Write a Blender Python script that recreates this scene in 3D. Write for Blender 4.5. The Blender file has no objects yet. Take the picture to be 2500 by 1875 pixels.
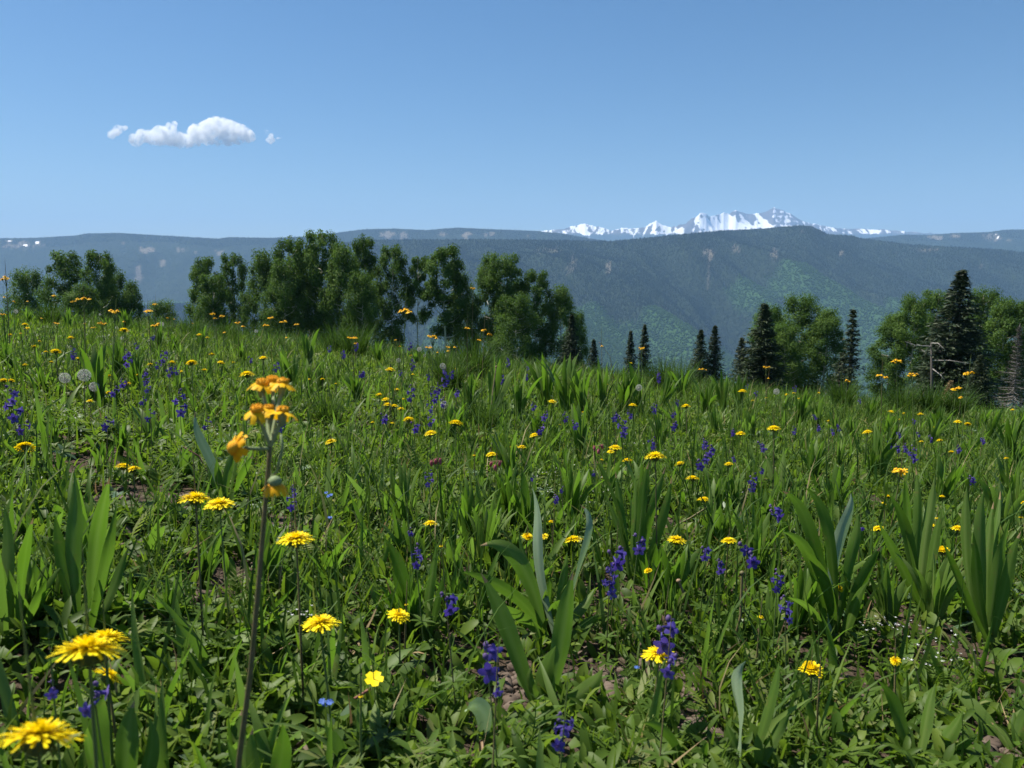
import bpy, math, random
import numpy as np
from mathutils import Vector, Matrix, Quaternion
rng = np.random.default_rng(11)
random.seed(11)
R = math.radians
sc = bpy.context.scene
COL = sc.collection

# ------------------------------------------------------------------ camera
FN = 1921.0                      # focal length in photo pixels (photo 2500 x 1875)
HOR = 678.0                      # eye level row in the photo
PITCH = math.atan((937.5 - HOR) / FN)
cam_d = bpy.data.cameras.new('camera'); cam = bpy.data.objects.new('camera', cam_d); COL.objects.link(cam)
cam.location = (0, 0, 0); cam.rotation_euler = (R(90) - PITCH, 0, 0)
cam_d.sensor_width = 36; cam_d.lens = 36 * FN / 2500
cam_d.clip_start = 0.02; cam_d.clip_end = 120000
cam_d.dof.use_dof = True; cam_d.dof.focus_distance = 2.4; cam_d.dof.aperture_fstop = 13
sc.camera = cam
# ------------------------------------------------------------------ world, sun, exposure
SUN_EL, SUN_AZ = R(59), R(-64)   # azimuth measured from the view axis (+Y) towards +X
world = bpy.data.worlds.new('World'); sc.world = world; world.use_nodes = True
nt = world.node_tree; nt.nodes.clear()
sky = nt.nodes.new('ShaderNodeTexSky'); sky.sky_type = 'NISHITA'; sky.sun_disc = False
sky.sun_elevation = SUN_EL; sky.sun_rotation = SUN_AZ; sky.altitude = 2400
sky.air_density = 1.3; sky.dust_density = 2.6; sky.ozone_density = 2.6
bg = nt.nodes.new('ShaderNodeBackground'); bg.inputs[1].default_value = 0.053
wo = nt.nodes.new('ShaderNodeOutputWorld')
hs = nt.nodes.new('ShaderNodeHueSaturation'); hs.inputs['Saturation'].default_value = 1.25
nt.links.new(sky.outputs[0], hs.inputs['Color']); nt.links.new(hs.outputs[0], bg.inputs[0]); nt.links.new(bg.outputs[0], wo.inputs[0])
sd = bpy.data.lights.new('sun', 'SUN'); sd.energy = 5.0; sd.angle = R(0.5); sd.color = (1, 0.94, 0.83)
sun = bpy.data.objects.new('sun', sd); COL.objects.link(sun)
sdir = Vector((math.cos(SUN_EL) * math.sin(SUN_AZ), math.cos(SUN_EL) * math.cos(SUN_AZ), math.sin(SUN_EL)))
sun.rotation_euler = sdir.to_track_quat('Z', 'Y').to_euler(); sun.location = (0, 0, 50)
sc.view_settings.view_transform = 'Standard'; sc.view_settings.look = 'None'
sc.view_settings.exposure = 1.0; sc.view_settings.gamma = 1
sc.cycles.use_denoising = True
sc.cycles.max_bounces = 14; sc.cycles.diffuse_bounces = 3; sc.cycles.glossy_bounces = 2
sc.cycles.transmission_bounces = 3; sc.cycles.volume_bounces = 12; sc.cycles.transparent_max_bounces = 6
HAZE = 6.2e-5

# ------------------------------------------------------------------ noise
def _h(i, j, s):
    n = (i.astype(np.int64) * 374761393 + j.astype(np.int64) * 668265263 + s * 1442695041) & 0x7fffffff
    n = ((n ^ (n >> 13)) * 1274126177) & 0x7fffffff
    return ((n ^ (n >> 16)) & 0xffff) / 65535.0
def vnoise(x, y, s=0):
    x = np.asarray(x, float); y = np.asarray(y, float)
    xi = np.floor(x); yi = np.floor(y); fx = x - xi; fy = y - yi
    fx = fx * fx * (3 - 2 * fx); fy = fy * fy * (3 - 2 * fy)
    a = _h(xi, yi, s); b = _h(xi + 1, yi, s); c = _h(xi, yi + 1, s); d = _h(xi + 1, yi + 1, s)
    return (a * (1 - fx) + b * fx) * (1 - fy) + (c * (1 - fx) + d * fx) * fy
def fbm(x, y, s=0, o=4):
    t = 0; a = 1; w = 0
    for k in range(o):
        t = t + a * vnoise(x * 2 ** k, y * 2 ** k, s + k); w += a; a *= .5
    return t / w
def ridged(x, y, s=0, o=5):
    t = 0; a = 1; w = 0
    for k in range(o):
        t = t + a * (1 - np.abs(2 * vnoise(x * 2 ** k, y * 2 ** k, s + k) - 1)); w += a; a *= .55
    return t / w
def sst(a, b, x):
    t = np.clip((x - a) / (b - a), 0, 1); return t * t * (3 - 2 * t)

# ------------------------------------------------------------------ ground and picture geometry
def zg(x, y):
    x = np.asarray(x, float); y = np.asarray(y, float)
    z = -0.50 - 0.041 * y - 1.1 * np.tanh(x / 10)
    r = np.maximum(y, 0)
    z = z - 0.12 * 4 * np.logaddexp(0, (r - 10.5) / 4) + 0.12 * 4 * np.log1p(math.exp(-10.5 / 4))
    z = z - 0.05 * np.maximum(r - 110, 0)
    near = np.exp(-np.hypot(x, y) / 40)
    z = z + near * (0.09 * (fbm(x * .9 + 7, y * .9 + 3, 3, 3) - .5) + 0.03 * (fbm(x * 6, y * 6, 9, 2) - .5))
    return z
CP, SP = math.cos(PITCH), math.sin(PITCH)
def ray(u, v):
    dx = (u - 1250) / FN; dy = (937.5 - v) / FN
    return np.array([dx, CP + dy * SP, -SP + dy * CP])
def P(u, v, d): return ray(u, v) * d
def hgt(u, v, d):
    p = P(u, v, d); return p[2] - float(zg(p[0], p[1]))
_ds = np.concatenate([np.linspace(.3, 3, 271), np.linspace(3.05, 12.5, 190)])
def solve(u, v, h):
    p = ray(u, v)[None] * _ds[:, None]
    hh = p[:, 2] - zg(p[:, 0], p[:, 1])
    k = np.where(hh <= h)[0]
    if len(k): return float(_ds[k[0]]), h
    m = (_ds > 2.5) & (_ds < 9.5)
    i = np.argmin(np.where(m, hh, 9)); return float(_ds[i]), float(hh[i])
def place(u, v, w, size, hmin, hmax):
    """depth, height above ground and real width of a thing whose head shows at (u, v), w photo pixels wide"""
    d = min(max(size * FN / max(w, 2), .35), 8.6); h = hgt(u, v, d)
    if h > hmax:
        while h > hmax and d < 9.0: d += .03; h = hgt(u, v, d)
    elif h < hmin:
        while h < hmin and d > .35: d -= .02; h = hgt(u, v, d)
    return d, max(h, .02), w * d / FN
def pix(p):
    f = p[1] * CP - p[2] * SP; up = p[1] * SP + p[2] * CP
    return 1250 + FN * p[0] / f, 937.5 - FN * up / f

# ------------------------------------------------------------------ mesh helpers
def np_mesh(name, V, F, mats, attrs=None, smooth=False, midx=None):
    """V (n,3); F list of (m,k) int arrays"""
    me = bpy.data.meshes.new(name)
    if not isinstance(F, list): F = [F]
    F = [np.asarray(f) for f in F if len(f)]
    V = np.asarray(V, np.float32)
    me.vertices.add(len(V)); me.vertices.foreach_set('co', V.ravel())
    idx = np.concatenate([f.ravel() for f in F]).astype(np.int32)
    tot = np.concatenate([np.full(len(f), f.shape[1]) for f in F]).astype(np.int32)
    st = np.concatenate([[0], np.cumsum(tot)[:-1]]).astype(np.int32)
    me.loops.add(len(idx)); me.loops.foreach_set('vertex_index', idx)
    me.polygons.add(len(tot)); me.polygons.foreach_set('loop_start', st)
    try: me.polygons.foreach_set('loop_total', tot)
    except Exception: pass
    if smooth: me.polygons.foreach_set('use_smooth', np.ones(len(tot), bool))
    if midx is not None: me.polygons.foreach_set('material_index', np.asarray(midx, np.int32))
    for k, a in (attrs or {}).items():
        at = me.attributes.new(k, 'FLOAT', 'POINT'); at.data.foreach_set('value', np.asarray(a, np.float32))
    me.update(calc_edges=True); me.validate()
    for m in (mats if isinstance(mats, (list, tuple)) else [mats]): me.materials.append(m)
    return me
def link(name, me, parent=None):
    o = bpy.data.objects.new(name, me); COL.objects.link(o)
    if parent is not None: o.parent = parent
    return o
def empty(name, loc, rz=0):
    o = bpy.data.objects.new(name, None); COL.objects.link(o); o.location = loc; o.rotation_euler = (0, 0, rz)
    o.empty_display_size = .05
    return o
class MB:
    """collects verts/faces of one mesh"""
    def __init__(s): s.v = []; s.f = []; s.m = []; s.t = []
    def add(s, V, F, m=0, t=0.5):
        b = len(s.v); s.v += [tuple(p) for p in V]
        s.t += list(t) if hasattr(t, '__len__') else [t] * len(V)
        for f in F: s.f.append([b + i for i in f]); s.m.append(m)
    def tube(s, pts, rad, n=6, m=0, t=.5, cap=True):
        pts = [Vector(p) for p in pts]; V = []; F = []
        for i, p in enumerate(pts):
            tg = (pts[min(i + 1, len(pts) - 1)] - pts[max(i - 1, 0)]).normalized()
            a = tg.orthogonal().normalized() if abs(tg.z) < .99 else Vector((1, 0, 0)); a = (a - tg * a.dot(tg)).normalized()
            if i and pa is not None:
                a = (pa - tg * pa.dot(tg)).normalized()
            pa = a; b = tg.cross(a); r = rad[i] if hasattr(rad, '__len__') else rad
            V += [p + (a * math.cos(k * 2 * math.pi / n) + b * math.sin(k * 2 * math.pi / n)) * r for k in range(n)]
        for i in range(len(pts) - 1):
            for k in range(n): F.append([i * n + k, i * n + (k + 1) % n, (i + 1) * n + (k + 1) % n, (i + 1) * n + k])
        if cap: F += [list(range((len(pts) - 1) * n, len(pts) * n))]
        s.add(V, F, m, t)
    def mesh(s, name, mats, smooth=True):
        me = bpy.data.meshes.new(name); me.from_pydata(s.v, [], s.f)
        me.polygons.foreach_set('material_index', np.array(s.m, np.int32))
        if smooth: me.polygons.foreach_set('use_smooth', np.ones(len(s.f), bool))
        at = me.attributes.new('tint', 'FLOAT', 'POINT'); at.data.foreach_set('value', np.array(s.t, np.float32))
        me.update()
        for m in (mats if isinstance(mats, (list, tuple)) else [mats]): me.materials.append(m)
        return me
def scatter(T, pos, rz, tilt, tdir, scl, tint):
    """copies of a template (V, F list) -> one vertex array; scl (n,3)"""
    V, Fs = T; n = len(pos); c, s = np.cos(rz), np.sin(rz)
    P_ = V[None] * scl[:, None, :]
    x = P_[..., 0] * c[:, None] - P_[..., 1] * s[:, None]; y = P_[..., 0] * s[:, None] + P_[..., 1] * c[:, None]; z = P_[..., 2]
    ax, ay = np.cos(tdir)[:, None], np.sin(tdir)[:, None]; ct, st = np.cos(tilt)[:, None], np.sin(tilt)[:, None]
    al = x * ax + y * ay; pe = -x * ay + y * ax
    al, z = al * ct + z * st, -al * st + z * ct
    x = al * ax - pe * ay; y = al * ay + pe * ax
    W = np.stack([x, y, z], -1) + pos[:, None, :]
    k = len(V)
    return W.reshape(-1, 3), [(F[None] + (np.arange(n) * k)[:, None, None]).reshape(-1, F.shape[1]) for F in Fs], np.repeat(tint, k)
def joinsc(parts):
    V = []; Fd = {}; t = []; b = 0
    for v, fs, a in parts:
        V.append(v); t.append(a)
        for f in fs: Fd.setdefault(f.shape[1], []).append(f + b)
        b += len(v)
    return np.concatenate(V), [np.concatenate(x) for x in Fd.values()], np.concatenate(t)

# ------------------------------------------------------------------ materials
def mat(name):
    m = bpy.data.materials.new(name); m.use_nodes = True; t = m.node_tree; t.nodes.clear()
    o = t.nodes.new('ShaderNodeOutputMaterial'); return m, t, o
def ramp(t, fac, stops, interp='LINEAR'):
    r = t.nodes.new('ShaderNodeValToRGB'); e = r.color_ramp.elements; r.color_ramp.interpolation = interp
    while len(e) < len(stops): e.new(.5)
    for k, (p, c) in enumerate(stops): e[k].position = p; e[k].color = (*c, 1)
    t.links.new(fac, r.inputs[0]); return r.outputs[0]
def noise(t, scale, detail=4, coord=None, rough=.55):
    n = t.nodes.new('ShaderNodeTexNoise'); n.inputs['Scale'].default_value = scale; n.inputs['Detail'].default_value = detail
    n.inputs['Roughness'].default_value = rough
    if coord is None:
        g = t.nodes.new('ShaderNodeNewGeometry'); coord = g.outputs['Position']
    t.links.new(coord, n.inputs['Vector']); return n.outputs['Fac']
def attr(t, name):
    a = t.nodes.new('ShaderNodeAttribute'); a.attribute_name = name; return a.outputs['Fac']
def mathn(t, op, a, b):
    n = t.nodes.new('ShaderNodeMath'); n.operation = op
    for i, x in enumerate((a, b)):
        if isinstance(x, (int, float)): n.inputs[i].default_value = x
        else: t.links.new(x, n.inputs[i])
    return n.outputs[0]
def mixc(t, fac, a, b):
    n = t.nodes.new('ShaderNodeMix'); n.data_type = 'RGBA'
    for i, x in ((0, fac), (6, a), (7, b)):
        if isinstance(x, (int, float)): n.inputs[i].default_value = x
        elif isinstance(x, tuple): n.inputs[i].default_value = (*x, 1)
        else: t.links.new(x, n.inputs[i])
    return n.outputs[2]
def bump(t, h, strength, dist):
    b = t.nodes.new('ShaderNodeBump'); b.inputs['Strength'].default_value = strength; b.inputs['Distance'].default_value = dist
    t.links.new(h, b.inputs['Height']); return b.outputs[0]
def leafmat(name, stops, trans=.4, rough=.45, spec=.35, tcol=None, objrnd=0.0, vein=False):
    """tinted leaf: reflected colour by the tint attribute, some light through the blade"""
    m, t, o = mat(name)
    f = attr(t, 'tint')
    if objrnd:
        oi = t.nodes.new('ShaderNodeObjectInfo')
        f = mathn(t, 'ADD', f, mathn(t, 'MULTIPLY', mathn(t, 'SUBTRACT', oi.outputs['Random'], .5), objrnd))
    c = ramp(t, f, stops)
    if vein:
        nb = noise(t, 55, 5, rough=.7); c = mixc(t, ramp(t, nb, [(.60, (0, 0, 0)), (.68, (.75, .75, .75))]), c, (.16, .13, .035))
        c = mixc(t, ramp(t, noise(t, 9, 2), [(.35, (0, 0, 0)), (.7, (.5, .5, .5))]), c, (.13, .18, .05))
    p = t.nodes.new('ShaderNodeBsdfPrincipled'); t.links.new(c, p.inputs['Base Color'])
    p.inputs['Roughness'].default_value = rough; p.inputs['Specular IOR Level'].default_value = spec
    tr = t.nodes.new('ShaderNodeBsdfTranslucent')
    tc = mixc(t, .5, c, tcol or (.20, .34, .015)); t.links.new(tc, tr.inputs[0])
    mx = t.nodes.new('ShaderNodeMixShader'); mx.inputs[0].default_value = trans
    t.links.new(p.outputs[0], mx.inputs[1]); t.links.new(tr.outputs[0], mx.inputs[2]); t.links.new(mx.outputs[0], o.inputs[0])
    return m
def plain(name, col, rough=.7, col2=None, nscale=30, bumps=0):
    m, t, o = mat(name); p = t.nodes.new('ShaderNodeBsdfPrincipled')
    p.inputs['Roughness'].default_value = rough; p.inputs['Specular IOR Level'].default_value = .25
    tc = t.nodes.new('ShaderNodeTexCoord'); n = noise(t, nscale, 3, tc.outputs['Object'])
    t.links.new(ramp(t, n, [(.3, col), (.7, col2 or tuple(min(1, x * 1.3) for x in col))]), p.inputs[0])
    if bumps: t.links.new(bump(t, n, .6, bumps), p.inputs['Normal'])
    t.links.new(p.outputs[0], o.inputs[0]); return m

M_grass = leafmat('grass', [(0, (.040, .072, .008)), (.5, (.072, .128, .013)), (.85, (.125, .185, .025)), (1, (.24, .19, .07))], .46, .55, .15)
M_wisp = leafmat('wispy_grass', [(0, (.024, .058, .010)), (.5, (.048, .098, .016)), (.85, (.085, .14, .03)), (1, (.26, .22, .11))], .34, .6, .12, (.09, .18, .015))
M_cover = leafmat('cover', [(0, (.042, .080, .012)), (.5, (.075, .135, .018)), (.85, (.135, .195, .030)), (1, (.18, .21, .07))], .46, .5, .2)
M_grey = leafmat('silvery', [(0, (.05, .10, .045)), (.6, (.085, .14, .07)), (1, (.20, .26, .16))], .22, .5, .3, (.1, .2, .06))
M_straw = leafmat('straw', [(0, (.16, .10, .05)), (.5, (.28, .20, .10)), (1, (.38, .30, .17))], .25, .7, .2, (.3, .2, .08))
M_blade = leafmat('blade', [(0, (.040, .094, .010)), (.5, (.076, .155, .016)), (1, (.17, .25, .06))], .48, .5, .25, (.15, .33, .012), .5, True)
M_pale = leafmat('pale_blade', [(0, (.19, .28, .15)), (1, (.36, .45, .29))], .3, .42, .4, (.16, .3, .05))
M_stem = leafmat('stem', [(0, (.09, .14, .04)), (1, (.15, .20, .06))], .15, .5, .3, None, .6)
M_redstem = plain('red_stem', (.16, .055, .05), .6, (.24, .12, .08), 200)
M_brownstem = plain('brown_stem', (.095, .10, .035), .6, (.15, .115, .06), 120)
M_yel = leafmat('yellow_petal', [(0, (.92, .77, .012)), (.6, (.92, .72, .010)), (1, (.88, .52, .006))], .3, .55, .15, (.8, .55, .0))
M_ora = leafmat('golden_petal', [(0, (.85, .54, .01)), (.6, (.82, .45, .008)), (1, (.70, .27, .008))], .3, .55, .15, (.85, .45, .0))
M_disc = plain('orange_disc', (.74, .30, .01), .8, (.86, .46, .015), 400, .001)
M_cup = leafmat('green_cup', [(0, (.06, .09, .03)), (1, (.10, .14, .04))], .1, .6, .2)
M_budg = leafmat('bud_green', [(0, (.16, .22, .10)), (1, (.24, .30, .15))], .1, .6, .2)
M_blue = leafmat('blue_sepal', [(0, (.05, .04, .21)), (.5, (.085, .064, .32)), (1, (.20, .14, .42))], .3, .5, .25, (.10, .04, .5), .9)
M_mauve = leafmat('mauve_bud', [(0, (.08, .05, .16)), (1, (.16, .11, .26))], .2, .6, .2, (.1, .05, .3))
M_pink = leafmat('pink_bell', [(0, (.30, .06, .10)), (1, (.45, .14, .18))], .25, .6, .2, (.5, .1, .12))
M_fluff = leafmat('fluff', [(0, (.40, .38, .35)), (1, (.52, .52, .50))], .4, .8, .1, (.7, .7, .7))
M_whitep = leafmat('white_petal', [(0, (.7, .7, .7)), (1, (.8, .8, .8))], .3, .6, .2, (.7, .7, .7))
M_skyb = leafmat('sky_blue_petal', [(0, (.08, .16, .5)), (1, (.12, .22, .6))], .3, .6, .2, (.1, .2, .6))
M_aspen = leafmat('aspen_leaf', [(0, (.042, .088, .018)), (.5, (.072, .138, .026)), (1, (.125, .20, .042))], .45, .6, .10, (.09, .17, .015), .3)
M_spruce = leafmat('spruce_needles', [(0, (.013, .027, .012)), (.6, (.024, .043, .017)), (1, (.050, .064, .022))], .10, .6, .25, (.05, .06, .01), .25)
M_dead = leafmat('dead_twigs', [(0, (.05, .045, .04)), (1, (.11, .10, .092))], .05, .9, .1, (.1, .09, .08))

def m_bark(name, stops, sx, sz):
    m, t, o = mat(name); p = t.nodes.new('ShaderNodeBsdfPrincipled'); p.inputs['Roughness'].default_value = .85
    tc = t.nodes.new('ShaderNodeTexCoord'); mp = t.nodes.new('ShaderNodeMapping'); mp.inputs['Scale'].default_value = (sx, sx, sz)
    t.links.new(tc.outputs['Object'], mp.inputs[0]); n = noise(t, 1, 5, mp.outputs[0])
    t.links.new(ramp(t, n, stops), p.inputs[0]); t.links.new(bump(t, n, .5, .02), p.inputs['Normal']); t.links.new(p.outputs[0], o.inputs[0]); return m
M_abark = m_bark('aspen_bark', [(.34, (.05, .045, .035)), (.40, (.42, .40, .32)), (1, (.60, .57, .47))], 3, 4)
M_sbark = m_bark('spruce_bark', [(.3, (.05, .035, .025)), (.7, (.12, .09, .07))], 14, 4)
M_gbark = m_bark('weathered_wood', [(.3, (.16, .145, .13)), (.7, (.34, .31, .29))], 20, 3)

# ground
m, t, o = mat('meadow_soil'); M_soil = m
p = t.nodes.new('ShaderNodeBsdfPrincipled'); p.inputs['Roughness'].default_value = .95; p.inputs['Specular IOR Level'].default_value = .1
n1 = noise(t, 22, 8, rough=.65); n2 = noise(t, 3, 4); n3 = noise(t, 160, 4)
c = ramp(t, n1, [(.3, (.042, .029, .021)), (.55, (.088, .064, .048)), (.8, (.15, .118, .094))])
far = attr(t, 'far')
c2 = ramp(t, noise(t, .5, 6), [(.3, (.028, .06, .014)), (.7, (.06, .11, .025))])
t.links.new(mixc(t, far, c, c2), p.inputs[0])
t.links.new(bump(t, mathn(t, 'ADD', n1, mathn(t, 'MULTIPLY', n3, .4)), 1, .025), p.inputs['Normal']); t.links.new(p.outputs[0], o.inputs[0])

# ------------------------------------------------------------------ the setting: meadow ground
rr = np.concatenate([[0.0], np.geomspace(.25, 14, 150), np.geomspace(14.6, 3600, 70)])
aa = np.concatenate([np.linspace(-180, -52, 33)[:-1], np.linspace(-52, 52, 211), np.linspace(52, 180, 33)[1:]]) * math.pi / 180
AA, RR = np.meshgrid(aa, rr); X = RR * np.sin(AA); Y = RR * np.cos(AA); Z = zg(X, Y)
na, nr = len(aa), len(rr)
ii = np.arange(nr - 1)[:, None] * na + np.arange(na - 1)[None]
Fq = np.stack([ii, ii + 1, ii + na + 1, ii + na], -1).reshape(-1, 4)[:, ::-1]
o = link('meadow_ground', np_mesh('meadow_ground', np.stack([X, Y, Z], -1).reshape(-1, 3), Fq, M_soil, {'far': sst(5, 12, RR).ravel()}, True))
o['kind'] = 'structure'; o['label'] = 'brown soil of the sloping meadow under grass and flowers'; o['category'] = 'ground'

# ------------------------------------------------------------------ the setting: far ridges (each a real slope with its own distance)
def fit(pts):
    a = np.array(pts, float); return lambda u: np.interp(u, a[:, 0], a[:, 1])
RID = {
 'forested_ridge': dict(rc=5000, rf=2500, rb=6300, foot=-535, pts=[(-900,800),(0,765),(200,756),(350,748),(500,738),(600,722),(700,660),(790,600),(893,586),(1200,584),(1400,588),(1492,589),(1573,581),(1650,573),(1763,563),(1844,559),(1901,554),(1938,551),(1966,552),(1990,562),(2007,572),(2068,575),(2088,582),(2210,597),(2332,604),(2414,608),(2500,618),(2900,650),(3400,690)]),
 'mesa': dict(rc=8000, rf=4800, rb=9600, foot=-420, pts=[(-900,580),(0,582),(100,581),(203,575),(228,570),(309,569),(407,575),(545,583),(570,579),(671,581),(760,577),(824,569),(893,560),(971,558),(1044,562),(1117,556),(1207,560),(1309,564),(1370,570),(1431,581),(1500,594),(1650,610),(1900,600),(2198,573),(2251,574),(2312,569),(2393,567),(2434,561),(2500,560),(3400,565)]),
 'snowy_mountains': dict(rc=16000, rf=12500, rb=18500, foot=100, pts=[(600,585),(1100,575),(1250,568),(1341,563),(1370,560),(1394,553),(1412,549),(1426,545),(1440,551),(1463,554),(1491,563),(1512,557),(1560,558),(1577,549),(1595,540),(1613,551),(1634,555),(1654,549),(1668,545),(1682,533),(1695,525),(1707,518),(1723,528),(1737,526),(1758,519),(1768,522),(1786,512.5),(1804,519),(1817,525),(1841,520),(1855,519),(1866,511),(1876,506),(1894,512),(1918,523),(1939,535),(1963,545),(2000,552),(2032,557),(2093,559),(2154,561),(2191,565),(2300,572),(2600,575),(3200,585)]),
}
# bare and pale patches seen on the slopes: (ridge, u, v, half width, half height, kind) ; kind .5 scree, 1 snow
PATCH = [('mesa',50,598,60,9,.5),('mesa',20,588,14,2,1),('mesa',70,600,22,3,1),('mesa',90,592,12,2,1),('mesa',358,610,20,8,.6),('mesa',305,594,6,3,.5),('mesa',445,610,14,7,.5),('mesa',480,616,8,5,.5),('mesa',535,617,14,7,.5),('mesa',396,642,8,9,.6),('mesa',336,668,12,20,.6),
 ('mesa',945,573,18,8,.7),('mesa',980,575,16,7,.5),('mesa',1080,572,14,5,.5),('mesa',1140,575,10,8,.7),('mesa',1195,573,16,6,.5),('mesa',1290,576,5,3,1),
 ('mesa',2285,580,24,5,.7),('mesa',2330,577,14,4,.6),('mesa',2420,578,26,9,.55),('mesa',2432,575,8,8,.9),('mesa',2470,586,10,3,.7),
 ('forested_ridge',1345,612,40,6,.25),('forested_ridge',1400,640,12,18,.3),('forested_ridge',1390,660,10,14,.25),('forested_ridge',1485,650,8,16,.45),('forested_ridge',1735,620,9,12,.6),('forested_ridge',1722,612,6,10,.5),('forested_ridge',1795,608,14,8,.45),('forested_ridge',1890,622,10,14,.4),('forested_ridge',2055,618,5,8,.55),('forested_ridge',2260,610,40,4,.3),('forested_ridge',2355,642,5,6,.4),('forested_ridge',2395,650,5,5,.4),('forested_ridge',1960,565,10,3,.4),('forested_ridge',1730,670,4,40,.3)]
def m_hill(name, dark, mid, pale, scree):
    m, t, o = mat(name); p = t.nodes.new('ShaderNodeBsdfPrincipled'); p.inputs['Roughness'].default_value = .95; p.inputs['Specular IOR Level'].default_value = .05
    g = attr(t, 'green'); s = attr(t, 'bare')
    n = noise(t, .012, 8, rough=.7); n2 = noise(t, .05, 4)
    c = ramp(t, n, [(.35, dark), (.65, mid)])
    c = mixc(t, g, c, pale)
    c = mixc(t, mathn(t, 'MULTIPLY', mathn(t, 'MINIMUM', s, .55), 1.6), c, ramp(t, n2, [(.35, tuple(x * .6 for x in scree)), (.65, scree)]))
    c = mixc(t, mathn(t, 'GREATER_THAN', s, .72), c, (.8, .8, .82))
    t.links.new(c, p.inputs[0]); t.links.new(bump(t, n2, 1, 8), p.inputs['Normal']); t.links.new(p.outputs[0], o.inputs[0]); return m
M_hill = m_hill('forest_floor', (.014, .022, .014), (.022, .034, .019), (.034, .072, .022), (.19, .165, .13))
m, t, o = mat('snow_and_rock'); M_snow = m
p = t.nodes.new('ShaderNodeBsdfPrincipled'); p.inputs['Roughness'].default_value = .85; p.inputs['Specular IOR Level'].default_value = .1
s = attr(t, 'snow'); n = noise(t, .02, 7, rough=.75)
rock = ramp(t, noise(t, .004, 5), [(.3, (.06, .055, .05)), (.7, (.15, .125, .105))])
rock = mixc(t, attr(t, 'low'), rock, (.03, .045, .03))
f = ramp(t, mathn(t, 'ADD', s, mathn(t, 'MULTIPLY', mathn(t, 'SUBTRACT', n, .5), .8)), [(.47, (0, 0, 0)), (.53, (1, 1, 1))])
t.links.new(mixc(t, f, rock, (.86, .87, .9)), p.inputs[0]); t.links.new(bump(t, n, 1, 12), p.inputs['Normal']); t.links.new(p.outputs[0], o.inputs[0])

HF = {}
def ridge(name, u0, u1, nu, nrow):
    q = RID[name]; us = np.linspace(u0, u1, nu); prof = fit(q['pts'])
    v = prof(us)
    rad = np.sqrt(1 + ((us - 1250) / FN) ** 2)
    tt = np.concatenate([np.linspace(0, 1, nrow), 1 + np.linspace(0, 1, 14)[1:]])
    U, T = np.meshgrid(us, tt); Vv = np.interp(U, us, v)
    jag = 0
    if name == 'snowy_mountains': jag = 2.6 * (fbm(U / 7, 0 * U, 5, 4) - .5) * 2
    depth = q['rf'] + (q['rc'] - q['rf']) * np.minimum(T, 1) + (q['rb'] - q['rc']) * np.maximum(T - 1, 0)
    wob = (fbm(U / 260, 0 * U + 3, 21, 3) - .5) * .18
    depth = depth * (1 + wob * np.minimum(T, 1))
    k = -SP + (937.5 - Vv) / FN * CP; kf = CP + (937.5 - Vv) / FN * SP
    Yd = depth
    Hc = k / kf * q['rc'] * (1 + wob) - (jag / FN) * q['rc']
    s = np.minimum(T, 1)
    Xw = (U - 1250) / FN * Yd * 1.0
    if name == 'forested_ridge':
        sp = ridged(Xw / 800 + Yd / 2300, Yd / 3400, 31, 4)
        z = q['foot'] + (Hc - q['foot']) * (s ** 1.05) + (sp - .62) * 760 * np.sin(np.pi * np.clip(s, 0, 1)) ** .8 * (1 - .55 * s)
    elif name == 'mesa':
        sp = ridged(Xw / 1100, Yd / 4200, 47, 4)
        z = q['foot'] + (Hc - q['foot']) * (s ** 1.25) + (sp - .62) * 330 * np.sin(np.pi * np.clip(s, 0, 1))
    else:
        sp = ridged(Xw / 900 + .3 * Yd / 900, Yd / 2300, 63, 6)
        z = q['foot'] + (Hc - q['foot']) * (s ** 2.0) + (sp - .55) * 900 * np.clip(1 - s, 0, 1) ** .6 * np.clip(s * 3, 0, 1)
    z = z - np.maximum(T - 1, 0) ** 1.2 * 420
    HF[name] = (us, depth, z, T, U)
    return us, U, T, Xw, Yd, z
def gridfaces(nr, na):
    ii = np.arange(nr - 1)[:, None] * na + np.arange(na - 1)[None]
    return np.stack([ii, ii + 1, ii + na + 1, ii + na], -1).reshape(-1, 4)
def patchmask(name, u, v):
    b = np.zeros_like(u)
    for (nm, pu, pv, hw, hh, kd) in PATCH:
        if nm != name: continue
        nz = (fbm(u / 4.5, v / 9, 77, 4) - .5) * 4.2
        d = ((u - pu) / (hw * .8)) ** 2 + ((v - pv) / hh) ** 2 + nz
        b = np.maximum(b, kd * sst(1.3, .3, d))
    return b
FOREST = []; GROVE = []
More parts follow.
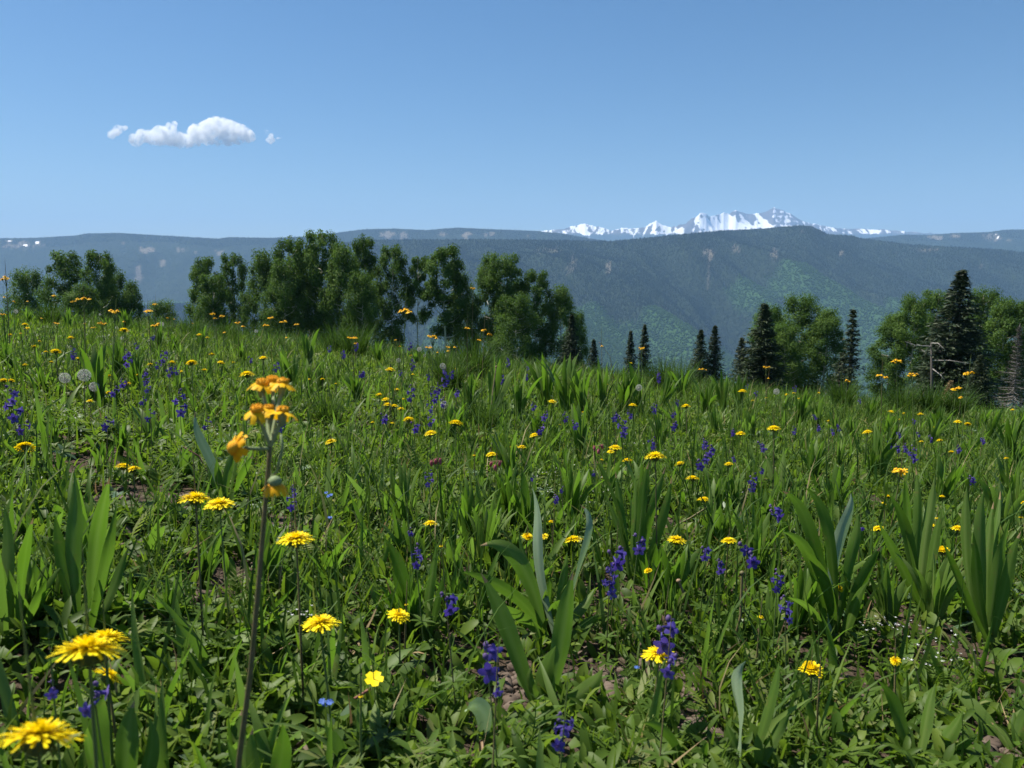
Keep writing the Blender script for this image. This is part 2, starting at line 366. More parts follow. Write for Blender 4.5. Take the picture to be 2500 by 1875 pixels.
for name, u0, u1, nu, nrow in (('forested_ridge', -600, 3100, 620, 110), ('mesa', -600, 3100, 620, 80), ('snowy_mountains', 1000, 2900, 1000, 150)):
    us, U, T, Xw, Yd, z = ridge(name, u0, u1, nu, nrow)
    Vr = np.stack([Xw, Yd, z], -1).reshape(-1, 3)
    pu, pv = pix(np.stack([Xw, Yd, z]))
    if name == 'snowy_mountains':
        e = np.gradient(z, axis=1) / np.maximum(np.gradient(Xw, axis=1), 1); e2 = np.gradient(z, axis=0) / np.maximum(np.gradient(Yd, axis=0), 1)
        steep = np.hypot(e, e2)
        band = np.sin(z / 17 + 2.2 * fbm(Xw / 500, z / 300, 4, 3)) * sst(1790, 1830, U) * sst(1990, 1930, U)
        sn = .525 + 1.0 * (fbm(Xw / 130 + z / 400, Yd / 1100, 14, 4) - .5) + .7 * (fbm(Xw / 420, z / 130, 24, 4) - .5) + .7 * (fbm(Xw / 55 - z / 90, Yd / 500, 34, 3) - .5) - .12 * np.clip(steep - .9, -1, 1) - .09 * band
        sn = sn + .16 * np.exp(-((U - 1770) / 60) ** 2 - ((pv - 548) / 10) ** 2) - .3 * sst(1975, 2060, U) - .25 * np.exp(-((U - 1786) / 24) ** 2 - ((pv - 516) / 9) ** 2) - .6 * sst(568, 578, pv) - .04 * sst(.86, 1.0, T) - .1 * sst(1500, 1540, U) * sst(1570, 1545, U)
        me = np_mesh(name, Vr, gridfaces(*U.shape), M_snow, {'snow': sn.ravel(), 'low': sst(566, 576, pv).ravel()}, False)
        lab, cat = 'jagged snow streaked mountain range far behind the forested ridge', 'mountains'
    else:
        b = patchmask(name, pu, pv)
        low = sst(.72, .25, T) if name == 'forested_ridge' else sst(.5, .2, T)
        gm = sst(.50, .56, fbm(Xw / 700, Yd / 520, 55, 4) * .75 + low * .42 - .12 * sst(.55, .9, T) - .16 * sst(1850, 1450, pu) + .45 * (ridged(Xw / 800 + Yd / 2300, Yd / 3400, 31, 4) - .60))
        gm = np.where(T > .86, 0, gm)
        me = np_mesh(name, Vr, gridfaces(*U.shape), M_hill, {'green': gm.ravel(), 'bare': b.ravel()}, True)
        lab, cat = (('broad dark conifer covered ridge with pale green slopes below it', 'hills') if name == 'forested_ridge' else ('long flat topped blue forested mesa on the skyline', 'hills'))
        # where trees grow
        n = 340000 if name == 'forested_ridge' else 90000
        fu = rng.uniform(0, U.shape[1] - 1.001, n); ft = rng.uniform(0, nrow + 4, n)
        if name == 'mesa': ft = np.where(rng.random(n) < .35, rng.uniform(nrow - 8, nrow + 1, n), ft)
        i0 = fu.astype(int); j0 = ft.astype(int); a = fu - i0; c_ = ft - j0
        bil = lambda A: (A[j0, i0] * (1 - a) + A[j0, i0 + 1] * a) * (1 - c_) + (A[j0 + 1, i0] * (1 - a) + A[j0 + 1, i0 + 1] * a) * c_
        px_, py_, pz_, g_, b_, t_ = bil(Xw), bil(Yd), bil(z), bil(gm), bil(b), bil(T)
        keep = (rng.random(n) > b_ * 1.2) & (t_ < 1.05)
        uu = 1250 + FN * px_ / py_
        keep &= (uu > -250) & (uu < 2750)
        isg = rng.random(n) < g_ * .97
        pos = np.stack([px_, py_, pz_ - 1], -1)
        FOREST.append(pos[keep & ~isg]); GROVE.append(pos[keep & isg])
    o = link(name, me); o['kind'] = 'structure'; o['label'] = lab; o['category'] = cat
def cone_t(n, rows):
    V = []; F = []
    for (r, zz) in rows: V += [(r * math.cos(k * 2 * math.pi / n), r * math.sin(k * 2 * math.pi / n), zz) for k in range(n)]
    for i in range(len(rows) - 1):
        for k in range(n): F.append((i * n + k, i * n + (k + 1) % n, (i + 1) * n + (k + 1) % n, (i + 1) * n + k))
    return np.array(V, float), [np.array(F)]
def crowd(name, pts, T, mat_, lab, smin, smax, wmin, wmax):
    n = len(pts); s = rng.uniform(smin, smax, n); w = s * rng.uniform(wmin, wmax, n)
    V, F, tn = scatter(T, pts, rng.uniform(0, 6.28, n), rng.normal(0, .04, n), rng.uniform(0, 6.28, n), np.stack([w, w, s], -1), rng.random(n))
    o = link(name, np_mesh(name, V, F, mat_, {'tint': tn})); o['kind'] = 'stuff'; o['label'] = lab; o['category'] = 'forest'
M_fcon = leafmat('far_conifers', [(0, (.012, .019, .013)), (.6, (.016, .025, .015)), (.97, (.020, .030, .017)), (1, (.12, .11, .09))], .0, .9, .05)
M_fasp = leafmat('far_aspens', [(0, (.028, .060, .018)), (1, (.040, .080, .024))], .15, .9, .05)
crowd('conifer_forest', np.concatenate(FOREST), cone_t(5, [(1, 0), (.0, 1)]), M_fcon, 'dark conifers crowding the far ridge and mesa', 6, 12, .20, .32)
crowd('aspen_forest', np.concatenate(GROVE), cone_t(6, [(.45, .0), (1, .45), (.75, .8), (.1, 1)]), M_fasp, 'pale green aspen woods on the lower slopes across the valley', 5, 9, .45, .7)

# ------------------------------------------------------------------ registry for labels
THINGS = []; LM = []
def reg(o, u, v, noun, cat, group=None, label=None, lm=None, w=10):
    o['category'] = cat
    if group: o['group'] = group
    THINGS.append(dict(o=o, u=u, v=v, noun=noun, label=label, w=w))
    if lm: LM.append((u, v, lm, o))
def copy_kids(src, parent):
    for ch in src.children:
        c = ch.copy(); COL.objects.link(c); c.parent = parent
        copy_kids(ch, c)

# ------------------------------------------------------------------ trees
def quads(cen, nrm, size, asp=1.0):
    """diamond shaped leaf faces"""
    n = len(cen); a = np.cross(nrm, rng.normal(size=(n, 3))); a /= np.linalg.norm(a, axis=1)[:, None] + 1e-9
    b = np.cross(nrm, a); s = size[:, None]
    V = np.stack([cen - a * s, cen - b * s * asp * .8, cen + a * s, cen + b * s * asp * .8], 1).reshape(-1, 3)
    return V, np.arange(n * 4).reshape(-1, 4)
def unit(v): return v / (np.linalg.norm(v, axis=-1, keepdims=True) + 1e-9)
def aspen_parts(h, w, crown0, seed, nclump=46, nleaf=300, lean=0.0):
    g = np.random.default_rng(seed); mb = MB()
    ns = 9; ph = g.uniform(0, 6.28)
    tr = [(math.sin(i * .8 + ph) * .012 * h + lean * h * (i / ns) ** 2, math.cos(i * .7 + ph) * .01 * h, h * .94 * i / ns - .4) for i in range(ns + 1)]
    mb.tube(tr, [max(.016 * h * (1 - .86 * i / ns), .02) * .62 for i in range(ns + 1)], 8)
    cl = []
    for k in range(nclump):
        t = crown0 + (1.0 - crown0) * (k + g.uniform(0, 1)) / nclump
        if crown0 > .12 and t < crown0 + .35 * (1 - crown0) and g.random() < (.5 if crown0 > .4 else .2): continue
        prof = (math.sin(math.pi * min(((t - crown0) / (1 - crown0)) * .72 + .17, 1)) ** .7)
        r = w * .5 * prof * math.sqrt(g.uniform(.1, 1.12)); az = k * 2.4 + g.uniform(-.6, .6)
        i = min(int(t * ns), ns - 1); fr = t * ns - i
        c0 = np.array(tr[i]) * (1 - fr) + np.array(tr[i + 1]) * fr
        cen = c0 + np.array([r * math.cos(az), r * math.sin(az), g.uniform(-.2, .5)])
        cl.append((cen, g.uniform(.5, 1.0) * w * .21, t))
        if k % 2 == 0:
            s0 = c0 - np.array([0, 0, .25 * r + .3]); md = (s0 + cen) / 2 + np.array([0, 0, -.12 * r])
            mb.tube([s0, md, cen], [.05 + .003 * h * (1 - t), .035, .012], 5)
    V = []; 
    for cen, rad, t in cl:
        n = int(nleaf * .9 * (rad / (w * .14)) ** 1.3); d = unit(g.normal(size=(n, 3))) * (g.uniform(0, 1.15, n) ** .62)[:, None]
        d *= np.array([1, 1, .85]) * rad
        V.append((cen + d, np.full(n, g.uniform(.05, .85)), d / rad + (cen - np.array([0, 0, cen[2]])) / (w * .5) * .5))
    C = np.concatenate([a[0] for a in V]); tn = np.concatenate([a[1] for a in V]); ON = np.concatenate([a[2] for a in V]); tn = np.clip(tn + g.normal(0, .16, len(tn)), 0, 1)
    nr = unit(g.normal(size=C.shape) * .55 + ON * .9 + np.array([0, 0, .55]))
    LV, LF = quads(C, nr, g.uniform(.075, .13, len(C)) * (h / 14) ** .3, .85)
    return mb.mesh('trunk', M_abark), np_mesh('crown', LV, LF, M_aspen, {'tint': np.repeat(tn, 4)})
def spruce_parts(h, w, seed, dens=1.0, z0=.03, droop=.35, ragged=.25, dead=False, matl=None):
    g = np.random.default_rng(seed); mb = MB(); C = []; tn = []; D = []
    tk = .2 if dead else .8
    mb.tube([(0, 0, -.4), (.02, 0, h * .5), (0, 0, h)], [(.016 * h + .03) * tk, (.009 * h + .02) * tk, .006], 7)
    nw = int(34 * dens ** .5); 
    for i in range(nw):
        zf = z0 + (1 - z0) * (i / nw) ** 1.05; L0 = w * .5 * ((1 - zf) ** .95 * .98 + .02)
        nb = int(g.integers(6, 9))
        for b in range(nb):
            az = b * 6.283 / nb + g.uniform(-.35, .35) + i; L = L0 * (1 - ragged * g.uniform(0, 1.6)) * (1.12 if g.random() < .1 else 1)
            L = max(L, .07); zb = zf * h + g.uniform(-.12, .12)
            dr = droop * (1 - zf) + .05; up = .5 * zf
            pt = lambda q: np.array([math.cos(az) * L * q, math.sin(az) * L * q, zb - dr * L * q + .35 * L * q * q * (dr + .2) + up * L * q])
            mb.tube([pt(0), pt(.5), pt(1)], [.03 * (1 - zf) + .012, .02 * (1 - zf) + .008, .005], 4, cap=False)
            nt_ = max(int(L / .085 * dens), 4)
            for q in np.linspace(.12, 1, nt_):
                k = 6; spread = (.035 + .26 * L * (1 - q * .75))
                c = pt(q) + g.normal(0, 1, (k, 3)) * np.array([spread, spread, .07 + .03 * L])
                C.append(c); tn.append(np.clip(.25 + .55 * q ** 2 * g.uniform(.3, 1.2) + g.normal(0, .12, k), 0, 1))
                dd = np.array([math.cos(az), math.sin(az), -.25])[None] + g.normal(0, .45, (k, 3)); D.append(dd)
    C = np.concatenate(C); D = unit(np.concatenate(D)); tn = np.concatenate(tn)
    n = len(C); sd_ = unit(np.cross(D, g.normal(size=(n, 3)))); ln = g.uniform(.08, .17, n)[:, None]; wd = g.uniform(.025, .05, n)[:, None]
    if dead: ln = ln * 1.3; wd = wd * .22
    LV = np.stack([C - D * ln, C - sd_ * wd, C + D * ln, C + sd_ * wd], 1).reshape(-1, 3)
    return mb.mesh('trunk', M_gbark if dead else M_sbark), np_mesh('crown', LV, np.arange(n * 4).reshape(-1, 4), matl or (M_dead if dead else M_spruce), {'tint': np.repeat(tn, 4)})
ASP = []
for k, (hh, ww, c0, nc) in enumerate([(14, 5.0, .30, 60), (14, 5.6, .16, 74), (14, 4.2, .42, 46), (14, 6.4, .08, 84), (14, 3.8, .50, 38), (14, 5.2, .20, 66)]):
    ASP.append((hh, ww, *aspen_parts(hh, ww, c0, 100 + k, nc)))
SPR = [(10, 4.2, *spruce_parts(10, 4.2, 201)), (10, 3.0, *spruce_parts(10, 3.0, 202, .8)), (10, 2.8, *spruce_parts(10, 2.8, 203, .45, .02, .5, .45)), (10, 3.4, *spruce_parts(10, 3.4, 204, .9))]
DEADSPR = (10, 3.6, *spruce_parts(10, 3.6, 210, .5, .05, .6, .5, True))
def tree(name, lib, u, vtop, wpx, dist, label, cat='tree', group=None, rz=None, lm=None):
    hh, ww, tm, cm = lib
    top = P(u, vtop, dist / CP); x, y = top[0], top[1]; zb = float(zg(x, y)); H = top[2] - zb; W = wpx * dist / FN
    e = empty(name, (x, y, zb), random.uniform(0, 6.28) if rz is None else rz)
    e.scale = (W / ww, W / ww, H / hh)
    link('trunk', tm, e); link('crown', cm, e)
    e['label'] = label; reg(e, u, vtop + 60, name, cat, group, label, lm, wpx)
    return e
AG = 'aspens standing beyond the meadow edge'; SG = 'spruces standing beyond the meadow edge'
for (k, u, v, w, d, lab, lm) in [
  (3, 62, 652, 100, 92, 'short round aspen at the far left edge of the left grove', None),
  (5, 150, 600, 92, 88, 'broad full aspen, left of the two tallest in the left grove', 'left grove of aspens'),
  (0, 240, 597, 78, 86, 'tall narrow aspen, right of the two tallest in the left grove', None),
  (1, 200, 690, 90, 82, 'low aspen filling the gap between the two tallest left grove trees', None),
  (3, 272, 655, 90, 90, 'low bushy aspen against the right side of the left grove', None),
  (1, 318, 684, 62, 86, 'small aspen ending the left grove on its right', None),
  (3, 392, 733, 92, 80, 'low rounded aspen sapling alone in the gap between the two groves', 'lone low aspen sapling'),
  (0, 492, 614, 74, 84, 'slim aspen at the left end of the large middle grove', None),
  (5, 516, 660, 80, 80, 'shorter aspen in front of the slim pair at the middle grove left end', None),
  (0, 566, 604, 66, 86, 'slim tall aspen just before the gap at the middle grove left end', None),
  (1, 640, 606, 92, 82, 'leafy aspen on the left shoulder of the tallest clump', None),
  (0, 706, 563, 84, 80, 'tall aspen left of the topmost crown in the middle grove', None),
  (3, 690, 628, 110, 78, 'wide low aspen before the left shoulder of the tallest clump', None),
  (0, 784, 544, 96, 80, 'tallest aspen of the whole photo with bare white upper trunk', 'tallest aspen'),
  (5, 748, 586, 90, 84, 'aspen tucked behind and between the two tallest crowns', None),
  (1, 836, 590, 96, 78, 'full aspen directly right of the tallest aspen', None),
  (2, 886, 562, 66, 82, 'narrow pointed aspen at the right end of the tallest clump', None),
  (3, 880, 660, 90, 76, 'low leafy aspen under the narrow pointed one', None),
  (0, 955, 583, 80, 80, 'aspen with long white trunk left of the see-through gap', 'white trunked aspen'),
  (4, 1018, 608, 58, 80, 'thin open aspen with a bare pale trunk in the see-through gap', None),
  (2, 1084, 585, 96, 78, 'tall aspen on dark bare legs right of the see-through gap', 'tall aspen on bare legs'),
  (3, 1126, 662, 74, 80, 'shorter aspen leaning on the right of the bare legged tall one', None),
  (1, 1194, 614, 84, 80, 'aspen forming the left half of the right hand dense clump', None),
  (5, 1232, 606, 98, 78, 'aspen with the highest crown of the right hand dense clump', 'right hand dense clump'),
  (0, 1306, 646, 82, 78, 'slender topped aspen stepping down from the dense clump', None),
  (3, 1262, 716, 110, 74, 'low wide aspen filling the foot of the dense clump', None),
  (1, 1372, 694, 80, 78, 'aspen next to last on the descending right end of the middle grove', None),
  (3, 1408, 758, 60, 80, 'smallest aspen at the far right foot of the middle grove', None),
  (3, 1880, 742, 90, 60, 'aspen half hidden behind the brown tinted spruce', None),
  (3, 1960, 716, 120, 62, 'tallest rounded aspen between the brown spruce and sparse spruce', 'rounded aspen clump'),
  (1, 2022, 752, 86, 60, 'aspen on the right flank of the rounded clump', None),
  (3, 1918, 790, 100, 56, 'low aspen at the front of the rounded clump', None),
  (1, 2182, 765, 90, 62, 'outermost left aspen of the grove behind the tallest spruce', None),
  (3, 2236, 716, 104, 60, 'bushy aspen left of the tallest spruce', None),
  (5, 2292, 698, 100, 64, 'aspen crown peeking over behind the left side of the tallest spruce', None),
  (3, 2404, 700, 110, 64, 'aspen crown showing just right of the tallest spruce', None),
  (1, 2460, 724, 92, 60, 'aspen near the right edge behind the bare grey conifer', None),
  (3, 2512, 730, 110, 60, 'aspen cut by the right edge of the view', None)]:
    tree('aspen_tree', ASP[k], u, v - 8, w * 1.08, d, lab, 'tree', AG, None, lm)
for (k, u, v, w, d, lab, lm) in [
  (3, 1396, 765, 70, 62, 'olive spruce at the foot of the middle grove right end', None),
  (1, 1450, 826, 50, 60, 'short dark spruce alone just right of the middle grove', None),
  (1, 1540, 805, 46, 70, 'shorter left spruce of the distant pair left of the centre grass', None),
  (1, 1574, 789, 52, 70, 'taller right spruce of the distant pair beside the tall grass', 'distant pair of spruces'),
  (3, 1712, 803, 70, 60, 'left spruce of the matched pair in the middle right', None),
  (1, 1746, 792, 66, 60, 'right darker spruce of the matched pair in the middle right', 'matched pair of spruces'),
  (1, 1812, 822, 66, 62, 'dark spruce low against the left of the brown tinted spruce', None),
  (0, 1868, 740, 130, 52, 'broad brown tinted spruce in front of the rounded aspens', 'brown tinted spruce'),
  (2, 2084, 750, 84, 52, 'thin sparse spruce with gaps standing alone against the hillside', 'sparse spruce'),
  (3, 2057, 860, 60, 56, 'low spruce filling in left of the sparse spruce', None),
  (0, 2348, 658, 185, 46, 'tallest near black spruce on the right', 'tallest spruce'),
  (1, 2288, 778, 76, 50, 'slim dark spruce left of and below the tallest spruce', None),
  (0, 2394, 866, 78, 40, 'young bushy spruce in front of the tallest spruce', None)]:
    tree('spruce_tree', SPR[k], u, v, w * 1.5, d, lab, 'tree', SG, None, lm)
tree('dead_conifer', DEADSPR, 2490, 790, 112, 42, 'bare grey dead conifer full of twigs at the right edge', 'tree', None, None, 'bare grey conifer')
tree('dry_spruce', (10, 3.4, *spruce_parts(10, 3.4, 222, .5, .02, .4, .3, False, M_straw)), 2322, 928, 70, 40, 'small rusty brown dried spruce at the foot of the tallest spruce')
# snag with long bare limbs
mb = MB(); dS = 43; b0 = P(2275, 1010, dS); f_ = lambda u, v, dd=0: np.array(P(u, v, dS + dd)) - np.array([b0[0], b0[1], float(zg(b0[0], b0[1]))])
mb.tube([f_(2277, 1030), f_(2275, 930), f_(2273, 836)], [.10, .08, .03], 8)
sn = empty('dead_snag', (b0[0], b0[1], float(zg(b0[0], b0[1])))); link('trunk', mb.mesh('trunk', M_dead), sn)
for pts in ([(2273, 846, 0), (2235, 843, -.4), (2210, 834, -.6)], [(2274, 838, 0), (2290, 838, -.5), (2306, 852, -1)], [(2275, 880, 0), (2320, 880, -.5), (2368, 888, -1.2)], [(2274, 868, 0), (2262, 862, -.6), (2258, 858, -.8)], [(2276, 900, 0), (2296, 915, -.7), (2306, 926, -1)]):
    mb = MB(); mb.tube([f_(*q) for q in pts], [.034, .024, .010], 5)
    e0 = np.array(f_(*pts[1])); e1 = np.array(f_(*pts[2]))
    for q in range(5):
        a = e0 * (1 - q / 5) + e1 * q / 5; mb.tube([a, a + np.array([random.uniform(-.2, .2), random.uniform(-.2, .2), random.uniform(-.28, .2)])], [.014, .004], 4)
    link('branch', mb.mesh('branch', M_gbark), sn)
reg(sn, 2275, 900, 'dead snag', 'dead tree', None, 'dead dark snag with long pale bare branches left of the tallest spruce', 'dead snag')

# ------------------------------------------------------------------ ground cover: grass and low leaves, each one object of stuff
def strip(k, wid, bend, fold=0.0, prof='grass', wob=0):
    """unit blade growing along z, bending to +y"""
    V = []; F = []; p = np.zeros(3)
    ss = np.linspace(0, 1, k + 1)
    for i, s_ in enumerate(ss):
        th = bend * s_
        if i: p = p + np.array([wob * math.sin(s_ * 5), math.sin(bend * (s_ - .5 / k)), math.cos(bend * (s_ - .5 / k))]) / k
        w = wid * ((1 - s_ ** 2.2) if prof == 'grass' else (.22 + .78 * math.sin(math.pi * min(s_ * .92 + .08, 1)) ** .8) * (1 if s_ < .999 else .0)) * .5
        nrm = np.array([0, math.cos(th), -math.sin(th)])
        if fold: V += [p + np.array([-w, 0, 0]) - nrm * fold * w, p, p + np.array([w, 0, 0]) - nrm * fold * w]
        else: V += [p + np.array([-w, 0, 0]), p + np.array([w, 0, 0])]
    c = 3 if fold else 2
    for i in range(k):
        for j in range(c - 1): F.append((i * c + j, i * c + j + 1, (i + 1) * c + j + 1, (i + 1) * c + j))
    return np.array(V), [np.array(F)]
def combine(ts):
    V = []; F = []; b = 0
    for v, f in ts: V.append(v); F.append(f[0] + b); b += len(v)
    return np.concatenate(V), [np.concatenate(F)]
def xf(T, rz=0, tilt=0, s=1, off=(0, 0, 0)):
    V = T[0] * s; c, s_ = math.cos(tilt), math.sin(tilt)
    V = np.stack([V[:, 0], V[:, 1] * c + V[:, 2] * s_, -V[:, 1] * s_ + V[:, 2] * c], -1)
    c, s_ = math.cos(rz), math.sin(rz)
    V = np.stack([V[:, 0] * c - V[:, 1] * s_, V[:, 0] * s_ + V[:, 1] * c, V[:, 2]], -1) + np.array(off)
    return V, T[1]
def palmate(n, wid, cup):
    lf = [xf(strip(3, wid, .5, .3, 'leaf'), k * 6.283 / n, 1.45 - cup, .62, (0, 0, .6)) for k in range(n)]
    return combine(lf + [xf(strip(2, .04, .1), 0, 0, .6)])
def pinnate(n, wid):
    ts = [strip(3, .03, .9)]; p = np.zeros(3)
    for i in range(1, n):
        s_ = i / n; th = .9 * s_; y = math.sin(th / 2) * s_; z = math.cos(th / 2) * s_
        for sg in (-1, 1): ts.append(xf(strip(2, wid, .3, .0, 'leaf'), sg * -1.2, .9, .26 * math.sin(math.pi * (.25 + .75 * s_)) + .05, (0, y, z)))
    return combine(ts)
SOILP = [(225, 1150, 110, 55), (320, 1220, 120, 60), (420, 1235, 80, 45), (540, 1435, 90, 50), (330, 1340, 60, 30), (1330, 1280, 60, 25), (1620, 1290, 70, 30), (1640, 1660, 110, 40), (2080, 1220, 110, 40), (1470, 1670, 60, 30), (2430, 1850, 80, 40), (1240, 1690, 50, 30), (760, 1850, 60, 30), (700, 1290, 40, 20), (150, 1100, 60, 30), (1700, 1800, 60, 30), (2100, 1700, 60, 25)]
SOILG = []
for (u, v, a, b) in SOILP:
    d, _ = solve(u, v, 0.0); p = P(u, v, d); SOILG.append((p[0], p[1], a * d / FN, b * 1.35 * d / FN / .32))
def bare(x, y):
    b = np.zeros_like(x)
    for (cx, cy, a, c) in SOILG: b = np.maximum(b, sst(1.25, .5, ((x - cx) / a) ** 2 + ((y - cy) / c) ** 2 + (vnoise(x * 14, y * 14, 5) - .5) * .8))
    return b
HEROB = [(180,1395),(30,1400),(255,1800),(570,1810),(485,1100),(912,1395),(1195,1390),(1160,1548),(1046,1625),(1370,1268),(1800,1400),(1685,1087),(1992,1335),(2135,1405),(1608,1690),(1978,1662)]
HG = []
for (u, v) in HEROB:
    d, _ = solve(u * 1.1302, v * 1.1302, 0.0); p = P(u * 1.1302, v * 1.1302, d); q = p[:2] / np.linalg.norm(p[:2]); HG.append((p[0] - q[0] * .07, p[1] - q[1] * .07))
def crowded(x, y):
    b = np.zeros_like(x)
    for (cx, cy) in HG: b = np.maximum(b, sst(.15, .08, np.hypot(x - cx, y - cy)))
    return b
def sample(n, r0, r1, pw, half, clump=None, bareness=.9, thin=0.0):
    """points on the meadow: areal density falls as r**-pw"""
    q = rng.random(n); e = 2 - pw
    r = (r0 ** e + q * (r1 ** e - r0 ** e)) ** (1 / e)
    az = rng.uniform(-half, half, n) * np.where(r < 1.6, 1.35, 1)
    x, y = r * np.sin(az), r * np.cos(az)
    k = (rng.random(n) > bareness * bare(x, y)) & (rng.random(n) > thin * crowded(x, y))
    if clump: k &= rng.random(n) < sst(clump[1], clump[2], fbm(x * clump[0], y * clump[0], clump[3], 3))
    x, y, r = x[k], y[k], r[k]
    return np.stack([x, y, zg(x, y) - .004], -1), r
def layer(name, Ts, n, r0, r1, pw, lmin, lmax, wf, tiltm, mat_, lab, cat, clump=None, grow=.05, half=.95, bareness=.93, zoff=0.0, tint=None):
    parts = []
    for k, T in enumerate(Ts):
        pos, r = sample(n // len(Ts), r0, r1, pw, half, clump, bareness, .9 if lmax > .07 else .35); m = len(pos)
        pos[:, 2] += zoff * rng.random(m)
        L = rng.uniform(lmin, lmax, m) * rng.uniform(.75, 1.15, m) * (1 + grow * r)
        W = L * wf * rng.uniform(.8, 1.2, m)
        tn = np.clip(rng.normal(.45, .2, m) + .35 * (fbm(pos[:, 0] * 1.3, pos[:, 1] * 1.3, 17, 3) - .5), 0, .9) if tint is None else rng.uniform(*tint, m)
        tn = np.where(rng.random(m) < .04, 1, tn)
        parts.append(scatter(T, pos, rng.uniform(0, 6.283, m), np.abs(rng.normal(tiltm, tiltm * .6 + .05, m)), rng.uniform(0, 6.283, m), np.stack([W, L, L], -1), tn))
    V, F, tn = joinsc(parts)
    o = link(name, np_mesh(name, V, F, mat_, {'tint': tn})); o['kind'] = 'stuff'; o['label'] = lab; o['category'] = cat
    return o
GT = [strip(4, .055, b) for b in (.25, .6, 1.0, 1.5)]
layer('grass', GT, 56000, .42, 13.5, 1.15, .04, .10, 1, .22, M_grass, 'short green grass growing all over the meadow', 'grass', None, .07)
layer('fine_grass', [strip(4, .026, b) for b in (.4, .9, 1.4)], 40000, .9, 13.5, .75, .10, .20, 1, .2, M_wisp, 'longer fine grass blades in patches across the meadow', 'grass', (.9, .36, .56, 71), .05)
layer('broad_grass', [strip(5, .11, b, .3) for b in (.2, .6, 1.1)], 11000, .6, 13.5, .95, .06, .145, 1, .25, M_blade, 'broad upright green leaf blades scattered through the meadow', 'grass', (.7, .40, .62, 72), .05)
layer('ground_leaves', [xf(strip(4, .30, .5, .35, 'leaf'), 0, .35), xf(strip(4, .42, .8, .25, 'leaf'), 0, .7), xf(strip(4, .24, 1.2, .4, 'leaf'), 0, .2)], 125000, .42, 11, 1.3, .018, .042, 1, .4, M_cover, 'small green herb leaves covering the meadow soil', 'ground cover', None, .08, zoff=.03)
layer('herb_leaves', [xf(strip(5, .20, .6, .35, 'leaf'), 0, .25), xf(strip(5, .15, 1.1, .4, 'leaf'), 0, .45), xf(strip(5, .26, .9, .25, 'leaf'), 0, .6)], 20000, .42, 11, 1.25, .035, .078, 1, .35, M_blade, 'lance shaped green herb leaves among the grass', 'ground cover', None, .05)
layer('palmate_leaves', [palmate(5, .30, .1), palmate(7, .24, .35), palmate(6, .34, .0)], 26000, .45, 9, 1.3, .03, .062, 1, .3, M_cover, 'hand shaped cinquefoil and lupine leaves low among the grass', 'ground cover', (1.5, .36, .55, 73), .05)
layer('silvery_leaves', [palmate(5, .34, .2), xf(strip(4, .34, .5, .35, 'leaf'), 0, .4)], 7000, .45, 8, 1.3, .03, .06, 1, .35, M_grey, 'grey green silvery leaves low among the grass', 'ground cover', (1.8, .50, .62, 74), .05)
layer('feathery_leaves', [pinnate(9, .20), pinnate(11, .14)], 18000, .45, 8, 1.3, .05, .10, 1, .45, M_cover, 'feathery yarrow leaves low among the grass', 'ground cover', (1.6, .42, .58, 75), .03)
layer('straw', [strip(3, .03, .2), strip(3, .04, .7)], 8000, .45, 9, 1.2, .03, .11, 1, .95, M_straw, 'dry straw coloured stems lying in the grass', 'ground cover', None, .03)
# crest fringe: longer grass where the meadow rolls over
layer('crest_grass', [strip(5, .022, b) for b in (.3, .7, 1.1)], 15000, 5.0, 12.5, .2, .12, .26, 1, .16, M_wisp, 'long wispy grass along the edge where the meadow drops away', 'grass', (.55, .42, .58, 76), .0)
# tiny white blossoms in drifts
star = combine([xf(strip(1, .7, .2, 0, 'leaf'), k * 6.283 / 5, 1.2, 1) for k in range(5)])
wp = []
for (u, v, a, b, n) in [(2165, 1525, 60, 14, 24), (2290, 1590, 70, 40, 30), (1370, 1170, 60, 25, 40), (1600, 1085, 80, 12, 26), (735, 1495, 50, 14, 14), (180, 1000, 60, 20, 26), (520, 1050, 40, 14, 20), (1440, 1200, 60, 20, 22), (1760, 1190, 40, 30, 16)]:
    for q in range(n):
        uu, vv = u + random.gauss(0, a * .6), v + random.gauss(0, b * .6); d, _ = solve(uu, vv, .07); wp.append(P(uu, vv, d))
wp = np.array(wp); n = len(wp); s_ = rng.uniform(.0022, .004, n)
V, F, tn = scatter(star, wp, rng.uniform(0, 6, n), rng.normal(0, .4, n), rng.uniform(0, 6, n), np.stack([s_, s_, s_], -1), rng.random(n))
V2, F2, t2 = scatter(strip(2, .02, .3), np.stack([wp[:, 0], wp[:, 1], zg(wp[:, 0], wp[:, 1])], -1), rng.uniform(0, 0, n), rng.normal(0, 0, n), rng.uniform(0, 6, n), np.stack([np.full(n, .06), np.full(n, .002), np.maximum(wp[:, 2] - zg(wp[:, 0], wp[:, 1]), .01)], -1), np.full(n, .3))
o = link('white_blossoms', np_mesh('white_blossoms', V, F, M_whitep, {'tint': tn})); o['kind'] = 'stuff'; o['label'] = 'tiny white blossoms sprinkled in drifts low in the grass'; o['category'] = 'blossoms'
